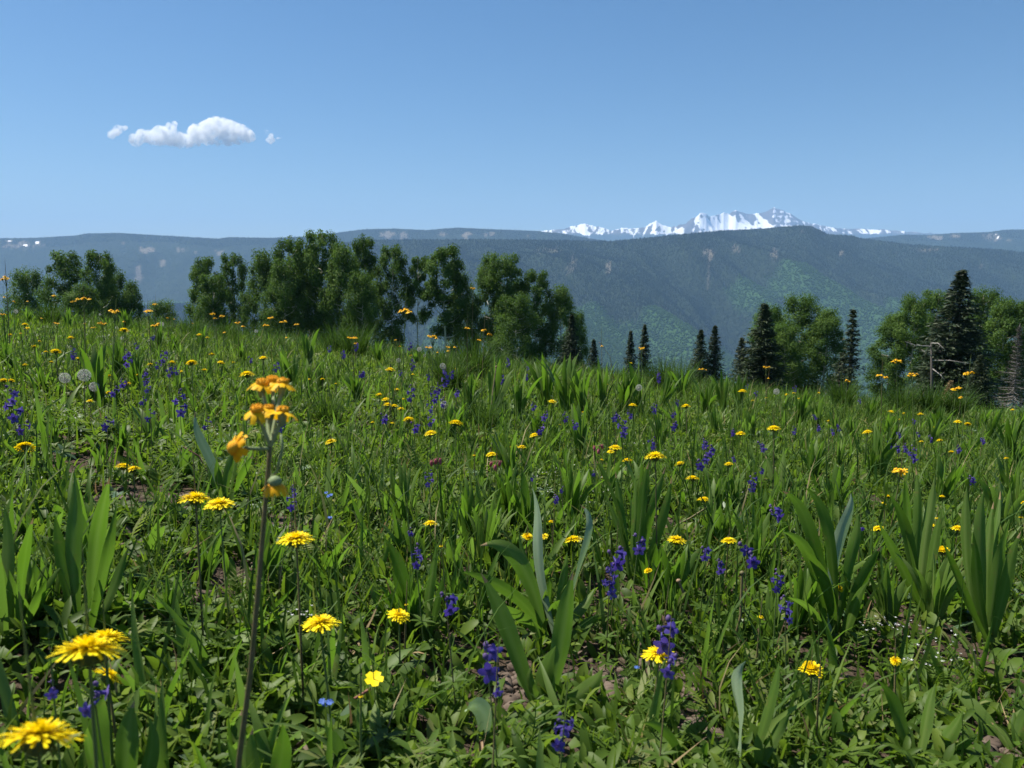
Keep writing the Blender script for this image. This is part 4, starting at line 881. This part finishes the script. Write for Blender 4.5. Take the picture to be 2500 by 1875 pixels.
SR = {1: [(35,440,60,'golden ragwort highest against the aspens at the left edge','highest ragwort at the left edge'),(320,545,30),(500,560,65,'double headed ragwort in front of the left grove','double ragwort before the left grove'),(440,580,35),(685,640,75,'large drooping petalled ragwort below the left grove','large drooping ragwort'),(890,637,60,'flat topped ragwort in front of the lone low aspen','ragwort before the low aspen'),(930,597,28),(935,722,50),(1275,655,38),(1335,668,28),(1290,682,25),(1430,705,30),(1460,728,25),(1623,678,40),(1595,723,40),(1700,700,45),(1778,717,28),(1720,795,20),(2115,795,58,'ragwort cluster below the tallest aspen foot','ragwort below the tallest aspen'),(2135,835,25),(1345,765,20),(25,553,18),(15,657,28),(85,580,20),(165,578,14),(340,712,35),(250,680,18),(615,712,50),(560,735,25),(745,700,20),(510,712,15),(1005,678,15),(1045,685,12),(1155,710,12),(125,770,18)],
 2: [(462,640,82,'tall ragwort rising before the white trunked aspen gap','tall ragwort before the aspen gap'),(872,502,28,'single ragwort on the tallest thin stalk against the dense aspens','ragwort on the tallest thin stalk'),(630,795,65,'ragwort cluster under the tall bare legged aspen',None),(608,855,45),(838,740,32),(938,752,32),(972,775,30),(910,812,25),(722,855,25),(763,853,22),(407,810,18),(432,848,18),(1885,862,38,'ragwort beneath the distant pair of spruces',None),(1645,847,22),(722,875,20),(660,885,18)],
 3: [(1452,940,62,'ragwort cluster standing highest before the dead snag aspens','ragwort left of the dead snag'),(1362,1030,60,'pair of rounded ragwort heads left of the leaning grass',None),(1545,1018,60,'ragwort whose heads lean into the long grass',None),(1880,1013,68,'tall ragwort in front of the tallest spruce','tall ragwort before the tallest spruce'),(1805,1105,62,'drooping ragwort low left of the tall spruce ragwort',None),(1832,1155,25),(665,975,40,'ragwort in front of the brown tinted spruce',None),(678,1040,16),(275,985,30),(305,990,15),(1150,1055,30),(1525,1025,25)],
 9: [(1250,795,100,'ragwort with two heads of drooping petals on the right','two headed drooping ragwort')]}
for c, L in SR.items():
    x0, y0, s = crop(c)
    for q in L: ragwort(x0 + q[0] * s, y0 + q[1] * s, q[2] * s, *(q[3:5] if len(q) > 3 else ()), nh=2 if c == 9 else None)
# the foreground ragwort stalk, nearest flower of the picture
dH = .60
def HP(u, v, dd=0): return P(u, v, dH + dd)
b = HP(560, 2080, .02); b[2] = float(zg(b[0], b[1])) - .01
hr_ = empty('ragwort', tuple(b))
mb = MB(); pts = [HP(560, 2080, .02), HP(583, 1860, .01), HP(612, 1640, 0), HP(632, 1420), HP(648, 1230), HP(657, 1120), HP(660, 1075)]; pts[0][2] = b[2]
mb.tube([p - b for p in pts], [.0023, .0022, .0021, .0020, .0019, .0018, .0017], 10); link('stem', mb.mesh('stem', M_brownstem), hr_)
def hstalk(pts, r0, r1):
    mb = MB(); mb.tube([np.array(p) - b for p in pts], np.linspace(r0, r1, len(pts)), 8, 0, .8); return link('flower_stalk', mb.mesh('flower_stalk', M_budg), hr_)
for (u, v, dd, rad, tl, ta, su, sv) in [(628, 1002, -.005, .0098, .30, .0, 640, 1040), (690, 1006, .0, .0100, .18, 2.9, 680, 1045), (655, 1000, .022, .0095, -.2, .0, 662, 1040), (640, 938, .03, .0100, .15, 1.5, 648, 985), (690, 936, .026, .0098, .2, 2.6, 680, 985), (665, 930, .05, .0095, .1, 0, 668, 985)]:
    hstalk([HP(660, 1090), HP(su, sv, dd * .8), HP(u, v + 12, dd)], .0017, .0014)
    mb = MB(); sub = MB()
    n = random.randint(8, 10)
    for k in range(n): petal(sub, k * 6.2832 / n + random.uniform(-.15, .15), .25, random.uniform(.9, 1.12), .05, random.uniform(-.1, .1), .42, random.uniform(.15, .6), 0, (.1, .6), 6, True, -.28)
    Mx = Quaternion((math.cos(ta), math.sin(ta), 0), tl)
    h_ = link('flower_head', sub.mesh('flower_head', M_ora), hr_); h_.location = HP(u, v, dd) - b; h_.scale = (rad * 1.12,) * 3; h_.rotation_euler = Mx.to_euler()
    dm = MB(); lathe(dm, [(.42, .0), (.46, .12), (.38, .25), (.18, .32), (.02, .34)], 14)
    for k in range(60):
        a_, r_ = random.uniform(0, 6.28), math.sqrt(random.random()) * .42; dm.tube([(r_ * math.cos(a_), r_ * math.sin(a_), .15), (r_ * 1.05 * math.cos(a_), r_ * 1.05 * math.sin(a_), .48 - r_ * .3)], [.04, .025], 5)
    link('disc', dm.mesh('disc', M_disc), h_)
    cm = MB(); lathe(cm, [(.08, -1.0), (.22, -.85), (.32, -.4), (.34, -.1), (.30, .05)], 12); link('bract_cup', cm.mesh('bract_cup', M_budg), h_)
hstalk([HP(657, 1095), HP(630, 1096, -.01), HP(598, 1094, -.02)], .0014, .0014)
sub = MB()
for k in range(19): petal(sub, k * .45 + random.uniform(-.2, .2), .2, random.uniform(.6, 1.0), .1, random.uniform(-.05, .4), .42, random.uniform(.2, .6), 0, (.5, .9), 5, True, -.3)
h_ = link('flower_head', sub.mesh('flower_head', M_ora), hr_); h_.location = HP(576, 1094, -.025) - b; h_.scale = (.0128,) * 3; h_.rotation_euler = (R(35), R(-70), 0); h_['label'] = 'wilted curled side head pointing left'
dm = MB(); lathe(dm, [(.4, .0), (.46, .15), (.3, .4), (.05, .5)], 12); link('disc', dm.mesh('disc', M_disc), h_)
hstalk([HP(652, 1180), HP(676, 1150, -.01), HP(690, 1090, -.012), HP(686, 1060, -.012)], .0011, .0009)
hstalk([HP(650, 1215), HP(664, 1198, -.012), HP(671, 1180, -.018), HP(672, 1168, -.02)], .0013, .0013)
cm = MB(); lathe(cm, [(.25, 0), (.75, .35), (.95, .9), (.85, 1.4), (.5, 1.8), (.15, 1.95)], 14); h_ = link('bud', cm.mesh('bud', M_budg), hr_); h_.location = HP(672, 1190, -.02) - b; h_.scale = (.0052, .0052, .0045)
sub = MB()
for k in range(12): petal(sub, k * .5236, .3, random.uniform(.85, 1.05), .1, random.uniform(-.1, .1), .40, random.uniform(.5, .8), 0, (.5, .9), 5, True, -.3)
h_ = link('flower_head', sub.mesh('flower_head', M_ora), hr_); h_.location = HP(671, 1184, -.02) - b; h_.scale = (.0102,) * 3
reg(hr_, 660, 1000, 'golden ragwort', 'wildflower', 'golden ragworts on tall stalks', 'nearest tall ragwort stalk with two tiers of orange heads and nodding bud', 'nearest tall ragwort', 120)

# larkspur
LF = []
for q in range(4):
    mb = MB()
    for k in range(5):
        az = k * 1.2566 + .31 + random.uniform(-.15, .15); sub = MB(); petal(sub, az, .08, random.uniform(.85, 1.1), .0, random.uniform(.0, .25), .62, random.uniform(-.1, .2), 0, (.35, .75), 4, False, .2)
        mb.add([(x, z, y) for x, y, z in sub.v], sub.f, 0, sub.t)
    sub = MB()
    for k in range(4): petal(sub, k * 1.57 + .5, .02, .3, .1, .3, .25, 0, 0, (.9, 1), 2)
    mb.add([(x, z, y) for x, y, z in sub.v], sub.f, 1, .5)
    mb.tube([(0, .0, .05), (0, -.5, .15), (0, -1.0, .22), (0, -1.45, .18 + random.uniform(-.15, .2))], [.26, .20, .13, .05], 7, 0, .25)
    LF.append(mb.mesh('flower', [M_blue, M_mauve]))
mb = MB(); lathe(mb, [(.1, -.5), (.4, -.2), (.5, .2), (.3, .6), (.05, .75)], 8); mb.tube([(0, -.1, -.2), (0, -.7, .0), (0, -1.2, .05)], [.25, .14, .05], 6); LBUD = mb.mesh('bud', M_mauve)
LSTEM = [stem_mesh(M_brownstem, .05), stem_mesh(M_stem, .05)]
mb = MB()
for k in range(7):
    V, F = strip(3, .25, .4, .3, 'leaf'); V2, _ = xf((V, F), k * .9, 1.25, 1); mb.add(V2, F[0].tolist(), 0, .4)
LLEAF = mb.mesh('leaf', M_cover)
def larkspur(u, v, hp, label=None, lm=None, noun='purple larkspur', fs=None):
    """centre of the flower spike and its height in photo pixels"""
    Lr = max(hp, 9)
    d, h, L = place(u, v, Lr, .06 if Lr < 22 else .085, .15, .40)
    fsz = fs or min(max(L / 4, .0095), .0138)
    fsz *= .76 if d < 1.8 else 1
    fsz = max(L * .6, .006) if L < .025 else fsz
    n = int(min(max(round(L / (fsz * 1.1)), 1), 9))
    e, tip = flower_root('larkspur', u, v, d, h, .1); top = tip + np.array([0, 0, L * .5])
    set_stem(e, LSTEM[random.randrange(2)], top, .0014 if d < 3 else .002)
    for k in range(n):
        q = (k + .5) / n; az = k * 2.4 + random.uniform(-.5, .5)
        zc = tip[2] - L * .5 + L * .92 * q; f = zc / top[2]
        c = np.array([top[0] * f, top[1] * f, zc]) + np.array([math.sin(az), -math.cos(az), .3]) * fsz * (1.15 - .3 * q)
        o = link('flower', LF[random.randrange(4)], e); o.location = c; s = fsz * (1.08 - .35 * q); o.scale = (s, s, s); o.rotation_euler = (random.uniform(-.3, .25), random.uniform(-.3, .3), az + math.pi + random.uniform(-.3, .3))
    for k in range(2 if d < 3.5 else 1):
        o = link('bud', LBUD, e); o.location = top + np.array([random.uniform(-1, 1) * fsz * .8, random.uniform(-1, 1) * fsz * .6, fsz * (k * .7)]); o.scale = (fsz * .5,) * 3; o.rotation_euler = (random.uniform(-.5, .5), random.uniform(-.5, .5), random.uniform(0, 6.28))
    if d < 2.2:
        for k in range(2):
            o = link('leaf', LLEAF, e); o.location = (top[0] * .25, top[1] * .25, top[2] * (.15 + .22 * k)); o.scale = (.022,) * 3; o.rotation_euler = (random.uniform(-.3, .3), random.uniform(-.3, .3), random.uniform(0, 6.28))
    reg(e, u, v, noun, 'larkspur', 'purple larkspurs in the meadow', label, lm, hp)
LK = {1: [(820,850,40),(770,930,90,'tall larkspur with a pinkish tint behind the left dandelions',None),(440,890,60),(985,915,70),(955,965,40),(1020,1005,60),(735,1080,35),(690,1130,40),(875,1040,75,'bright blue larkspur above the dark larkspur spike on the left','bright blue larkspur'),(885,1100,60),(860,1185,30),(905,1275,60),(1080,1200,140,'dense dark larkspur spike left of the upper ragwort heads','dense dark larkspur spike'),(650,1325,50),(1245,1325,60,'vivid blue larkspur just left of the ragwort wilted head',None),(1685,1340,40),(75,1210,190,'large larkspur spike at the left edge','larkspur spike at the left edge'),(145,1350,50),(1500,930,40),(1660,975,60),(1975,865,40),(2060,900,50),(2140,855,50),(2165,1025,25),(915,800,20),(440,910,40),(1060,1000,40)],
 2: [(490,850,50),(510,960,70),(710,1040,110,'thick larkspur spike in the middle of the far left centre meadow','thick central larkspur spike'),(640,1150,80),(665,1110,60),(610,1220,60),(500,1140,90,'larkspur with a round dark top left of the thick central spike',None),(775,1135,30),(620,1300,60),(520,1345,40),(335,1290,40),(205,1020,30),(1080,945,60),(1040,1050,60),(1190,1035,40),(1235,1215,40),(1300,1275,35),(1275,1358,40),(1425,1280,50),(1480,1330,35),(1720,1280,35),(1765,1340,110,'tall blue larkspur in the right centre below the white clock','blue larkspur right of centre'),(1810,1265,40),(1960,1225,60),(2095,1195,50),(2075,1265,25),(2080,1335,35),(1945,1440,60),(1990,1035,60),(1200,980,30),(605,1035,40),(435,1010,30),(745,1020,50),(690,1190,50)],
 3: [(20,1040,60),(285,1445,40),(830,1360,40),(835,1105,40),(550,1095,35),(605,1135,35),(1060,1365,35),(1100,1340,45),(955,1275,30),(1460,1385,40),(1405,1440,50),(1550,1300,35),(1650,1405,45),(355,1075,30),(970,1345,25),(1965,1415,40),(2025,1310,40),(1570,1380,30),(1225,1180,30)],
 8: [(485,1015,45),(540,945,35),(2015,890,120,'deep blue larkspur above the small upright pair of leaves','deep blue larkspur'),(2085,795,30),(1680,650,60),(1625,740,70),(1850,500,35),(1865,705,30),(2080,615,50),(960,1480,110),(1130,1375,90),(1655,1440,70),(1745,1540,70),(1965,1465,110,'wide violet larkspur left of the arching rosette','wide violet larkspur'),(2180,1130,80),(795,820,25),(320,855,25)],
 9: [(1350,670,110,'larkspur spike right of the bright flat dandelion',None),(1225,625,40),(1690,630,40),(1800,870,45),(1890,560,50),(1980,430,40),(950,1235,28),(1280,620,40)],
 10: [(910,150,230,'tall deep blue larkspur right of the tall glossy front plant','deep blue larkspur by the front plant'),(1320,580,160,'dark mauve larkspur directly behind the lower centre dandelion',None),(1360,800,110,'drooping larkspur flower under the lower centre dandelion',None),(560,1310,250,'violet larkspur at the bottom edge right of the front plant','violet larkspur at the bottom edge')],
 11: [(365,370,190,'lower larkspur flowers of the tall pair left of the rosette foot','larkspur left of the rosette foot'),(310,150,140,'upper mauve larkspur flowers left of the rosette foot',None)],
 6: [(355,690,170,'larkspur just right of the ragwort nodding bud','larkspur by the nodding bud'),(1310,1140,150,'violet larkspur with open petals before the arching leaves','violet larkspur'),(1265,960,45),(1410,540,110,'dark violet larkspur under the pink drooping flower',None),(1545,1515,110,'low violet larkspur right of the ragged spiky dandelion',None)],
 7: [(1860,780,160,'low larkspur bunch left of the tall glossy front plant',None),(1930,990,45)],
 5: [(735,1080,140,'blurred blue larkspur beneath the overlapping dandelion pair','blue larkspur under the pair'),(410,1000,70)]}
for c, L in LK.items():
    x0, y0, s = crop(c)
    for q in L: larkspur(x0 + q[0] * s, y0 + q[1] * s, q[2] * s, *(q[3:5] if len(q) > 3 else ()))

# dandelion clocks
mb = MB(); g = np.random.default_rng(9)
for k in range(170):
    zc = 1 - 2 * (k + .5) / 170; az = k * 2.39996; r_ = math.sqrt(1 - zc * zc); dr = np.array([r_ * math.cos(az), r_ * math.sin(az), zc]); dr = unit(dr + g.normal(0, .06, 3)); a = unit(np.cross(dr, g.normal(size=3))); bb = np.cross(dr, a)
    mb.add([dr * .12 - a * .006, dr * .12 + a * .006, dr * .82], [(0, 1, 2)], 0, .2)
    for j in range(9):
        t_ = j * .698; o_ = a * math.cos(t_) + bb * math.sin(t_); pr = np.cross(dr, o_)
        mb.add([dr * .80 - pr * .010, dr * .80 + pr * .010, dr * (.98 + .04 * g.random()) + o_ * .19], [(0, 1, 2)], 0, .8)
CLK = mb.mesh('seed_globe', M_fluff, False)
mb = MB(); lathe(mb, [(.04, -.2), (.14, -.1), (.16, .05), (.05, .14)], 8); CCORE = mb.mesh('seed_core', M_straw)
CK = {14: [(910,955,165,'largest white dandelion clock, middle of the left three','largest white clock on the left'),(700,985,140,'faint dandelion clock on the left of the left three',None),(1015,1080,125,'ragged dandelion clock at lower right of the left three',None)],
 1: [(970,716,32,'small white clock right of a ragwort under the lone low aspen',None),(1537,758,26,'small white clock under the middle grove left half',None),(95,640,30,'faint white clock at the far left crest',None),(735,800,26),(700,738,22),(600,658,16)],
 2: [(550,867,35,'white clock left of the ragworts under the see-through gap',None),(613,853,30,'white clock touching the ragworts under the tall bare legged aspen',None),(580,905,22),(425,935,35,'tousled white clock left of the thick larkspur group',None),(690,968,45,'pale clock on top of the thick central larkspur',None),(700,1200,60,'white clock half covering a larkspur below the thick central spike','clock over the central larkspur'),(1868,1097,48,'round white clock right of centre above the larkspurs','round white clock right of centre'),(2040,1140,36,'faint clock just right of the round white clock',None)],
 3: [(727,1120,44,'crisp white clock in front of the brown tinted spruce','crisp white clock')]}
for c, L in CK.items():
    x0, y0, s = crop(c)
    for q in L:
        u, v, w = x0 + q[0] * s, y0 + q[1] * s, q[2] * s * .86; d, h, W = place(u, v, w, .040, .10, .34)
        e, tip = flower_root('dandelion_clock', u, v, d, h); set_stem(e, DSTEM[random.randrange(3)], tip, .002)
        o = link('seed_globe', CLK, e); o.location = tip; o.scale = (W * .5,) * 3; o.rotation_euler = (random.uniform(-.4, .4), random.uniform(-.4, .4), random.uniform(0, 6))
        k_ = link('seed_core', CCORE, o)
        reg(e, u, v, 'white dandelion clock', 'dandelion clock', 'white dandelion clocks', *(q[3:5] if len(q) > 3 else ()), w=w)
# pink nodding flowers
mb = MB(); lathe(mb, [(.1, .9), (.55, .6), (.75, .1), (.6, -.5), (.35, -.9), (.15, -1.0)], 10)
for k in range(6): petal(mb, k * 1.047, .5, 1.0, .6, 1.2, .2, .3, 0, (.2, .6), 3)
PB = mb.mesh('bell', M_pink)
for (c, x, y, w, lab) in [(6,1465,430,55,'pink nodding flower above the dark violet larkspur'),(6,1925,450,55,'pink nodding flower under the small dandelion near the centre'),(8,825,640,45,'pink nodding flower left of the large central dandelion group')]:
    x0, y0, s = crop(c); u, v = x0 + x * s, y0 + y * s; d, h, W = place(u, v, w * s, .018, .12, .26)
    e, tip = flower_root('prairie_smoke', u, v, d, h); tp = tip + np.array([.004, 0, .022])
    set_stem(e, stem_mesh(M_redstem, .05), tp, .0012)
    for k in range(3):
        o = link('bell', PB, e); of = np.array([(k - 1) * .011, random.uniform(-.01, .01), random.uniform(-.006, .012) + (k != 1) * .008]); o.location = tip + of; o.scale = (.0058, .0058, .0085); o.rotation_euler = (random.uniform(-.4, .4), random.uniform(-.4, .4), 0)
        s_ = link('flower_stalk', stem_mesh(M_redstem, .1, .5, 'flower_stalk'), e); v_ = tip + of + np.array([0, 0, .008]) - tp * .97; s_.location = tp * .97; s_.rotation_euler = Vector(v_).to_track_quat('Z', 'Y').to_euler(); s_.scale = (.0009, .0009, float(np.linalg.norm(v_)))
    reg(e, u, v, 'pink nodding flower', 'wildflower', 'pink nodding flowers', lab)
# sky blue forget-me-nots and the yellow four petalled cinquefoil
def posy(name, mat_, c, x, y, sz, lab, n, cat='wildflower', grp=None):
    x0, y0, s = crop(c); u, v = x0 + x * s, y0 + y * s; d, h = solve(u, v, .07); e, tip = flower_root(name, u, v, d, h)
    set_stem(e, DSTEM[0], tip, .001)
    mb = MB()
    for k in range(n):
        cx = random.gauss(0, .9) if n > 1 else 0; cy = random.gauss(0, .9) if n > 1 else 0; cz = random.gauss(0, .7) if n > 1 else 0
        for j in range(5):
            sub = MB(); petal(sub, j * 1.2566, .05, 1, 0, .15, .85, .05, 0, (.2, .5), 3, True); mb.add([(a + cx, b_ + cy, c_ + cz) for a, b_, c_ in sub.v], sub.f, 0, sub.t)
    o = link('petals', mb.mesh('petals', mat_), e); o.location = tip; o.scale = (sz,) * 3; o.rotation_euler = (.4, .1, 0)
    reg(e, u, v, lab, cat, grp, lab, None, 20)
posy('forget_me_not', M_skyb, 6, 640, 660, .004, 'sky blue forget-me-not right of the nodding bud larkspur', 4, grp='sky blue forget-me-nots')
posy('forget_me_not', M_skyb, 6, 655, 835, .0032, 'smaller sky blue forget-me-not below the first, above the wide dandelion', 3, grp='sky blue forget-me-nots')
posy('forget_me_not', M_skyb, 10, 1130, 795, .0026, 'sky blue forget-me-not left of the dandelion before the dark larkspur', 2, grp='sky blue forget-me-nots')
posy('forget_me_not', M_skyb, 7, 625, 1050, .004, 'sky blue forget-me-not below the lone bright dandelion', 3, grp='sky blue forget-me-nots')
posy('cinquefoil', M_yel, 7, 990, 895, .011, 'small yellow five petalled flower at the end of a reddish stem', 1)
# dry stalks and fallen stems
def stalk(pts, rad, m_, lab, cat='dry stalk', head=True, name='dry_stalk', dd=None):
    ps = []; 
    bu, bv = pts[-1]; d, _ = solve(bu * S_, bv * S_, .0)
    for k, (u, v) in enumerate(pts): ps.append(P(u * S_, v * S_, d - .0 * k))
    ps[-1][2] = float(zg(ps[-1][0], ps[-1][1])) - .004; b = ps[-1].copy()
    e = empty(name, tuple(b)); mb = MB(); mb.tube([p - b for p in ps], np.linspace(rad * .8, rad, len(ps)), 7); link('stem', mb.mesh('stem', m_), e)
    if head:
        mb = MB(); lathe(mb, [(.4, -1), (1, -.3), (1.1, .3), (.5, .9)], 8); o = link('seed_head', mb.mesh('seed_head', m_), e); o.location = ps[0] - b; o.scale = (rad * 1.5,) * 3
    reg(e, pts[0][0] * S_, (pts[0][1] + 30) * S_, lab, cat, 'dry stalks', lab, None, 20)
M_tan = plain('tan_stalk', (.20, .13, .075), .7, (.32, .23, .14), 90)
stalk([(1466,1255),(1482,1295),(1507,1348)], .0028, M_tan, 'tan leaning dry stalk with a knobbed top below the spiky dandelion')
stalk([(1603,1238),(1600,1330),(1575,1428)], .0026, M_brownstem, 'upright reddish brown dry stalk right of the tan leaning one')
stalk([(1072,792),(1064,850),(1060,930)], .0032, M_tan, 'tan dry stalk standing in the tall grass left of the centre blades')
stalk([(1540,1088),(1490,1120),(1415,1155)], .0028, M_brownstem, 'curved brown stalk reaching right beyond the fanned blades')
stalk([(800,1488),(750,1520),(690,1572)], .0022, M_redstem, 'reddish stem lying at a slant below the ragged spiky dandelion', 'dry stalk', False)
stalk([(1788,1488),(1822,1502),(1852,1522)], .0016, M_redstem, 'short pink stem lying right of the fading orange dandelion', 'dry stalk', False)
stalk([(1295,740),(1318,770),(1330,840)], .003, M_tan, 'branched dry seed stalk on the crest at the centre')
stalk([(1035,1640),(1040,1600),(1048,1700)], .003, M_tan, 'thin broken stalk by the pale curled blade', 'dry stalk', False)
stalk([(1350,1660),(1352,1640),(1352,1720)], .0045, M_tan, 'thick pale broken stem at the bottom edge', 'dry stalk', False)
stalk([(395,965),(430,985),(470,1060)], .002, M_redstem, 'dark red stem crossing the bare soil on the left', 'dry stalk', False)

# ------------------------------------------------------------------ clouds: bodies of vapour above the haze
m, t, o = mat('cloud_vapour'); M_cloud = m
pv = t.nodes.new('ShaderNodeVolumePrincipled'); pv.inputs['Color'].default_value = (1, 1, 1, 1); pv.inputs['Anisotropy'].default_value = .0
n = noise(t, .0062, 8, rough=.68)
dn = ramp(t, n, [(.43, (0, 0, 0)), (.66, (1, 1, 1))]); t.links.new(mathn(t, 'MULTIPLY', dn, .022), pv.inputs['Density']); t.links.new(pv.outputs[0], o.inputs['Volume'])
import bmesh
DC = 20000
def cloud(name, lumps, label, flat=None):
    bm = bmesh.new(); u0, v0 = 200 + lumps[0][0] * .27125, 230 + lumps[0][1] * .27125; c0 = P(u0, v0, DC)
    for (x, y, r_) in lumps:
        p = P(200 + x * .27125, 230 + y * .27125, DC) - c0 + np.array([0, random.uniform(-.4, .4) * r_ * .27125 * DC / FN, 0]); rad = r_ * 1.14 * .27125 * DC / FN
        bmesh.ops.create_icosphere(bm, subdivisions=3, radius=rad, matrix=Matrix.Translation(Vector(p)) @ Matrix.Diagonal((1, 1.1, .95, 1)))
    me = bpy.data.meshes.new(name); bm.to_mesh(me); bm.free(); me.materials.append(M_cloud)
    o = link(name, me); o.location = c0
    rm = o.modifiers.new('r', 'REMESH'); rm.mode = 'VOXEL'; rm.voxel_size = 26
    for sz, st in ((300, 170), (110, 90), (50, 40)):
        tx = bpy.data.textures.new('cloud_noise', 'CLOUDS'); tx.noise_scale = sz; tx.noise_depth = 3
        dm = o.modifiers.new('d', 'DISPLACE'); dm.texture = tx; dm.strength = st; dm.mid_level = .5; dm.texture_coords = 'LOCAL'
    o['label'] = label; o['category'] = 'cloud'; o['group'] = 'small white clouds'
    return o
cloud('cloud', [(1210,280,72),(480,405,52),(540,385,58),(620,385,55),(700,360,68),(770,380,78),(812,300,48),(822,262,26),(870,400,66),(950,405,60),(1000,330,40),(1050,360,80),(1130,330,85),(1180,290,75),(1270,290,75),(1330,330,85),(1400,340,70),(1460,345,62),(1500,365,52),(1480,400,40),(1300,390,70),(1150,400,62),(1400,400,50),(700,425,40),(780,432,36),(860,436,38),(950,436,38),(1040,434,38),(1130,430,38),(1220,428,40),(1310,426,38)], 'largest white puffy cloud with a flat base in the blue sky')
cloud('cloud', [(320,325,38),(290,360,26),(270,385,18),(360,312,32),(400,302,20)], 'small tilted white cloud left of the largest cloud')
cloud('cloud', [(1705,400,34),(1760,395,20),(1660,345,14),(1645,325,12),(1790,392,12)], 'faint thin cloud wisp right of the largest cloud')

# ------------------------------------------------------------------ labels told from what stands near
def direction(du, dv):
    a = math.degrees(math.atan2(-dv, du)) % 360
    return ['right of', 'up right of', 'above', 'up left of', 'left of', 'down left of', 'below', 'down right of'][int((a + 22.5) // 45) % 8]
def sizew(w): return 'tiny' if w < 11 else 'small' if w < 22 else 'medium' if w < 45 else 'large'
def near(r): return 'just' if r < 70 else 'well' if r < 180 else 'far'
byn = {}
for q in THINGS: byn.setdefault(q['noun'], []).append(q)
used = {}
for noun, L in byn.items():
    free = [q for q in L if not q['label']]
    for q in L:
        if q['label']: q['o']['label'] = q['label']; used[q['label']] = 1
    if not free: continue
    lu = np.array([l[0] for l in LM]); lv = np.array([l[1] for l in LM])
    desc = []
    for q in L:
        dd = np.hypot(q['u'] - lu, q['v'] - lv)
        desc.append({k: (near(dd[k]), direction(q['u'] - lu[k], q['v'] - lv[k]), dd[k]) for k in range(len(LM)) if LM[k][3] is not q['o']})
    for qi, q in enumerate(L):
        if q['label']: continue
        ks = sorted(desc[qi], key=lambda k: desc[qi][k][2])[:18]; lab = None; sz = sizew(q['w'])
        for k in ks:
            n_, dr, dd = desc[qi][k]
            if dd > 420: break
            same = [i for i in range(len(L)) if i != qi and k in desc[i] and desc[i][k][:2] == (n_, dr) and sizew(L[i]['w']) == sz]
            if not same: lab = f"{sz} {noun} {n_} {dr} the {LM[k][2]}"; break
        if lab is None:
            for a in range(len(ks)):
                for b_ in range(a + 1, len(ks)):
                    ka, kb = ks[a], ks[b_]; da, db = desc[qi][ka], desc[qi][kb]
                    same = [i for i in range(len(L)) if i != qi and ka in desc[i] and kb in desc[i] and desc[i][ka][:2] == da[:2] and desc[i][kb][:2] == db[:2]]
                    txt = f"{noun} {da[0]} {da[1]} {LM[ka][2]}, {db[0]} {db[1]} {LM[kb][2]}"
                    if not same and len(txt.split()) <= 16: lab = txt; break
                if lab: break
        if lab is None:
            k = ks[0]; n_, dr, dd = desc[qi][k]; lab = f"{sz} {noun} {n_} {dr} the {LM[k][2]}"
        q['o']['label'] = lab
print('LABELS', len(THINGS), len({q['o']['label'] for q in THINGS}))

# ------------------------------------------------------------------ haze: the air itself, one even box of it
zmin = min(float(np.min(HF[k][2])) for k in HF); zmin = min(zmin, float(zg(0, 3600)) - 0, -700) - 60
zmax = max(float(np.max(HF[k][2])) for k in HF) + 25
m, t, o = mat('haze'); pv = t.nodes.new('ShaderNodeVolumePrincipled'); pv.inputs['Color'].default_value = (.33, .56, .92, 1); pv.inputs['Density'].default_value = HAZE; pv.inputs['Anisotropy'].default_value = .0
t.links.new(pv.outputs[0], o.inputs['Volume'])
hx, y0, y1 = 26000, -6000, 19500
V = [(x, y, z) for z in (zmin, zmax) for x, y in ((-hx, y0), (hx, y0), (hx, y1), (-hx, y1))]
me = bpy.data.meshes.new('haze'); me.from_pydata(V, [], [(3, 2, 1, 0), (4, 5, 6, 7), (0, 1, 5, 4), (1, 2, 6, 5), (2, 3, 7, 6), (3, 0, 4, 7)]); me.materials.append(m)
hz = link('haze', me); hz['kind'] = 'stuff'; hz['label'] = 'pale blue haze in the air over the valley'; hz['category'] = 'haze'
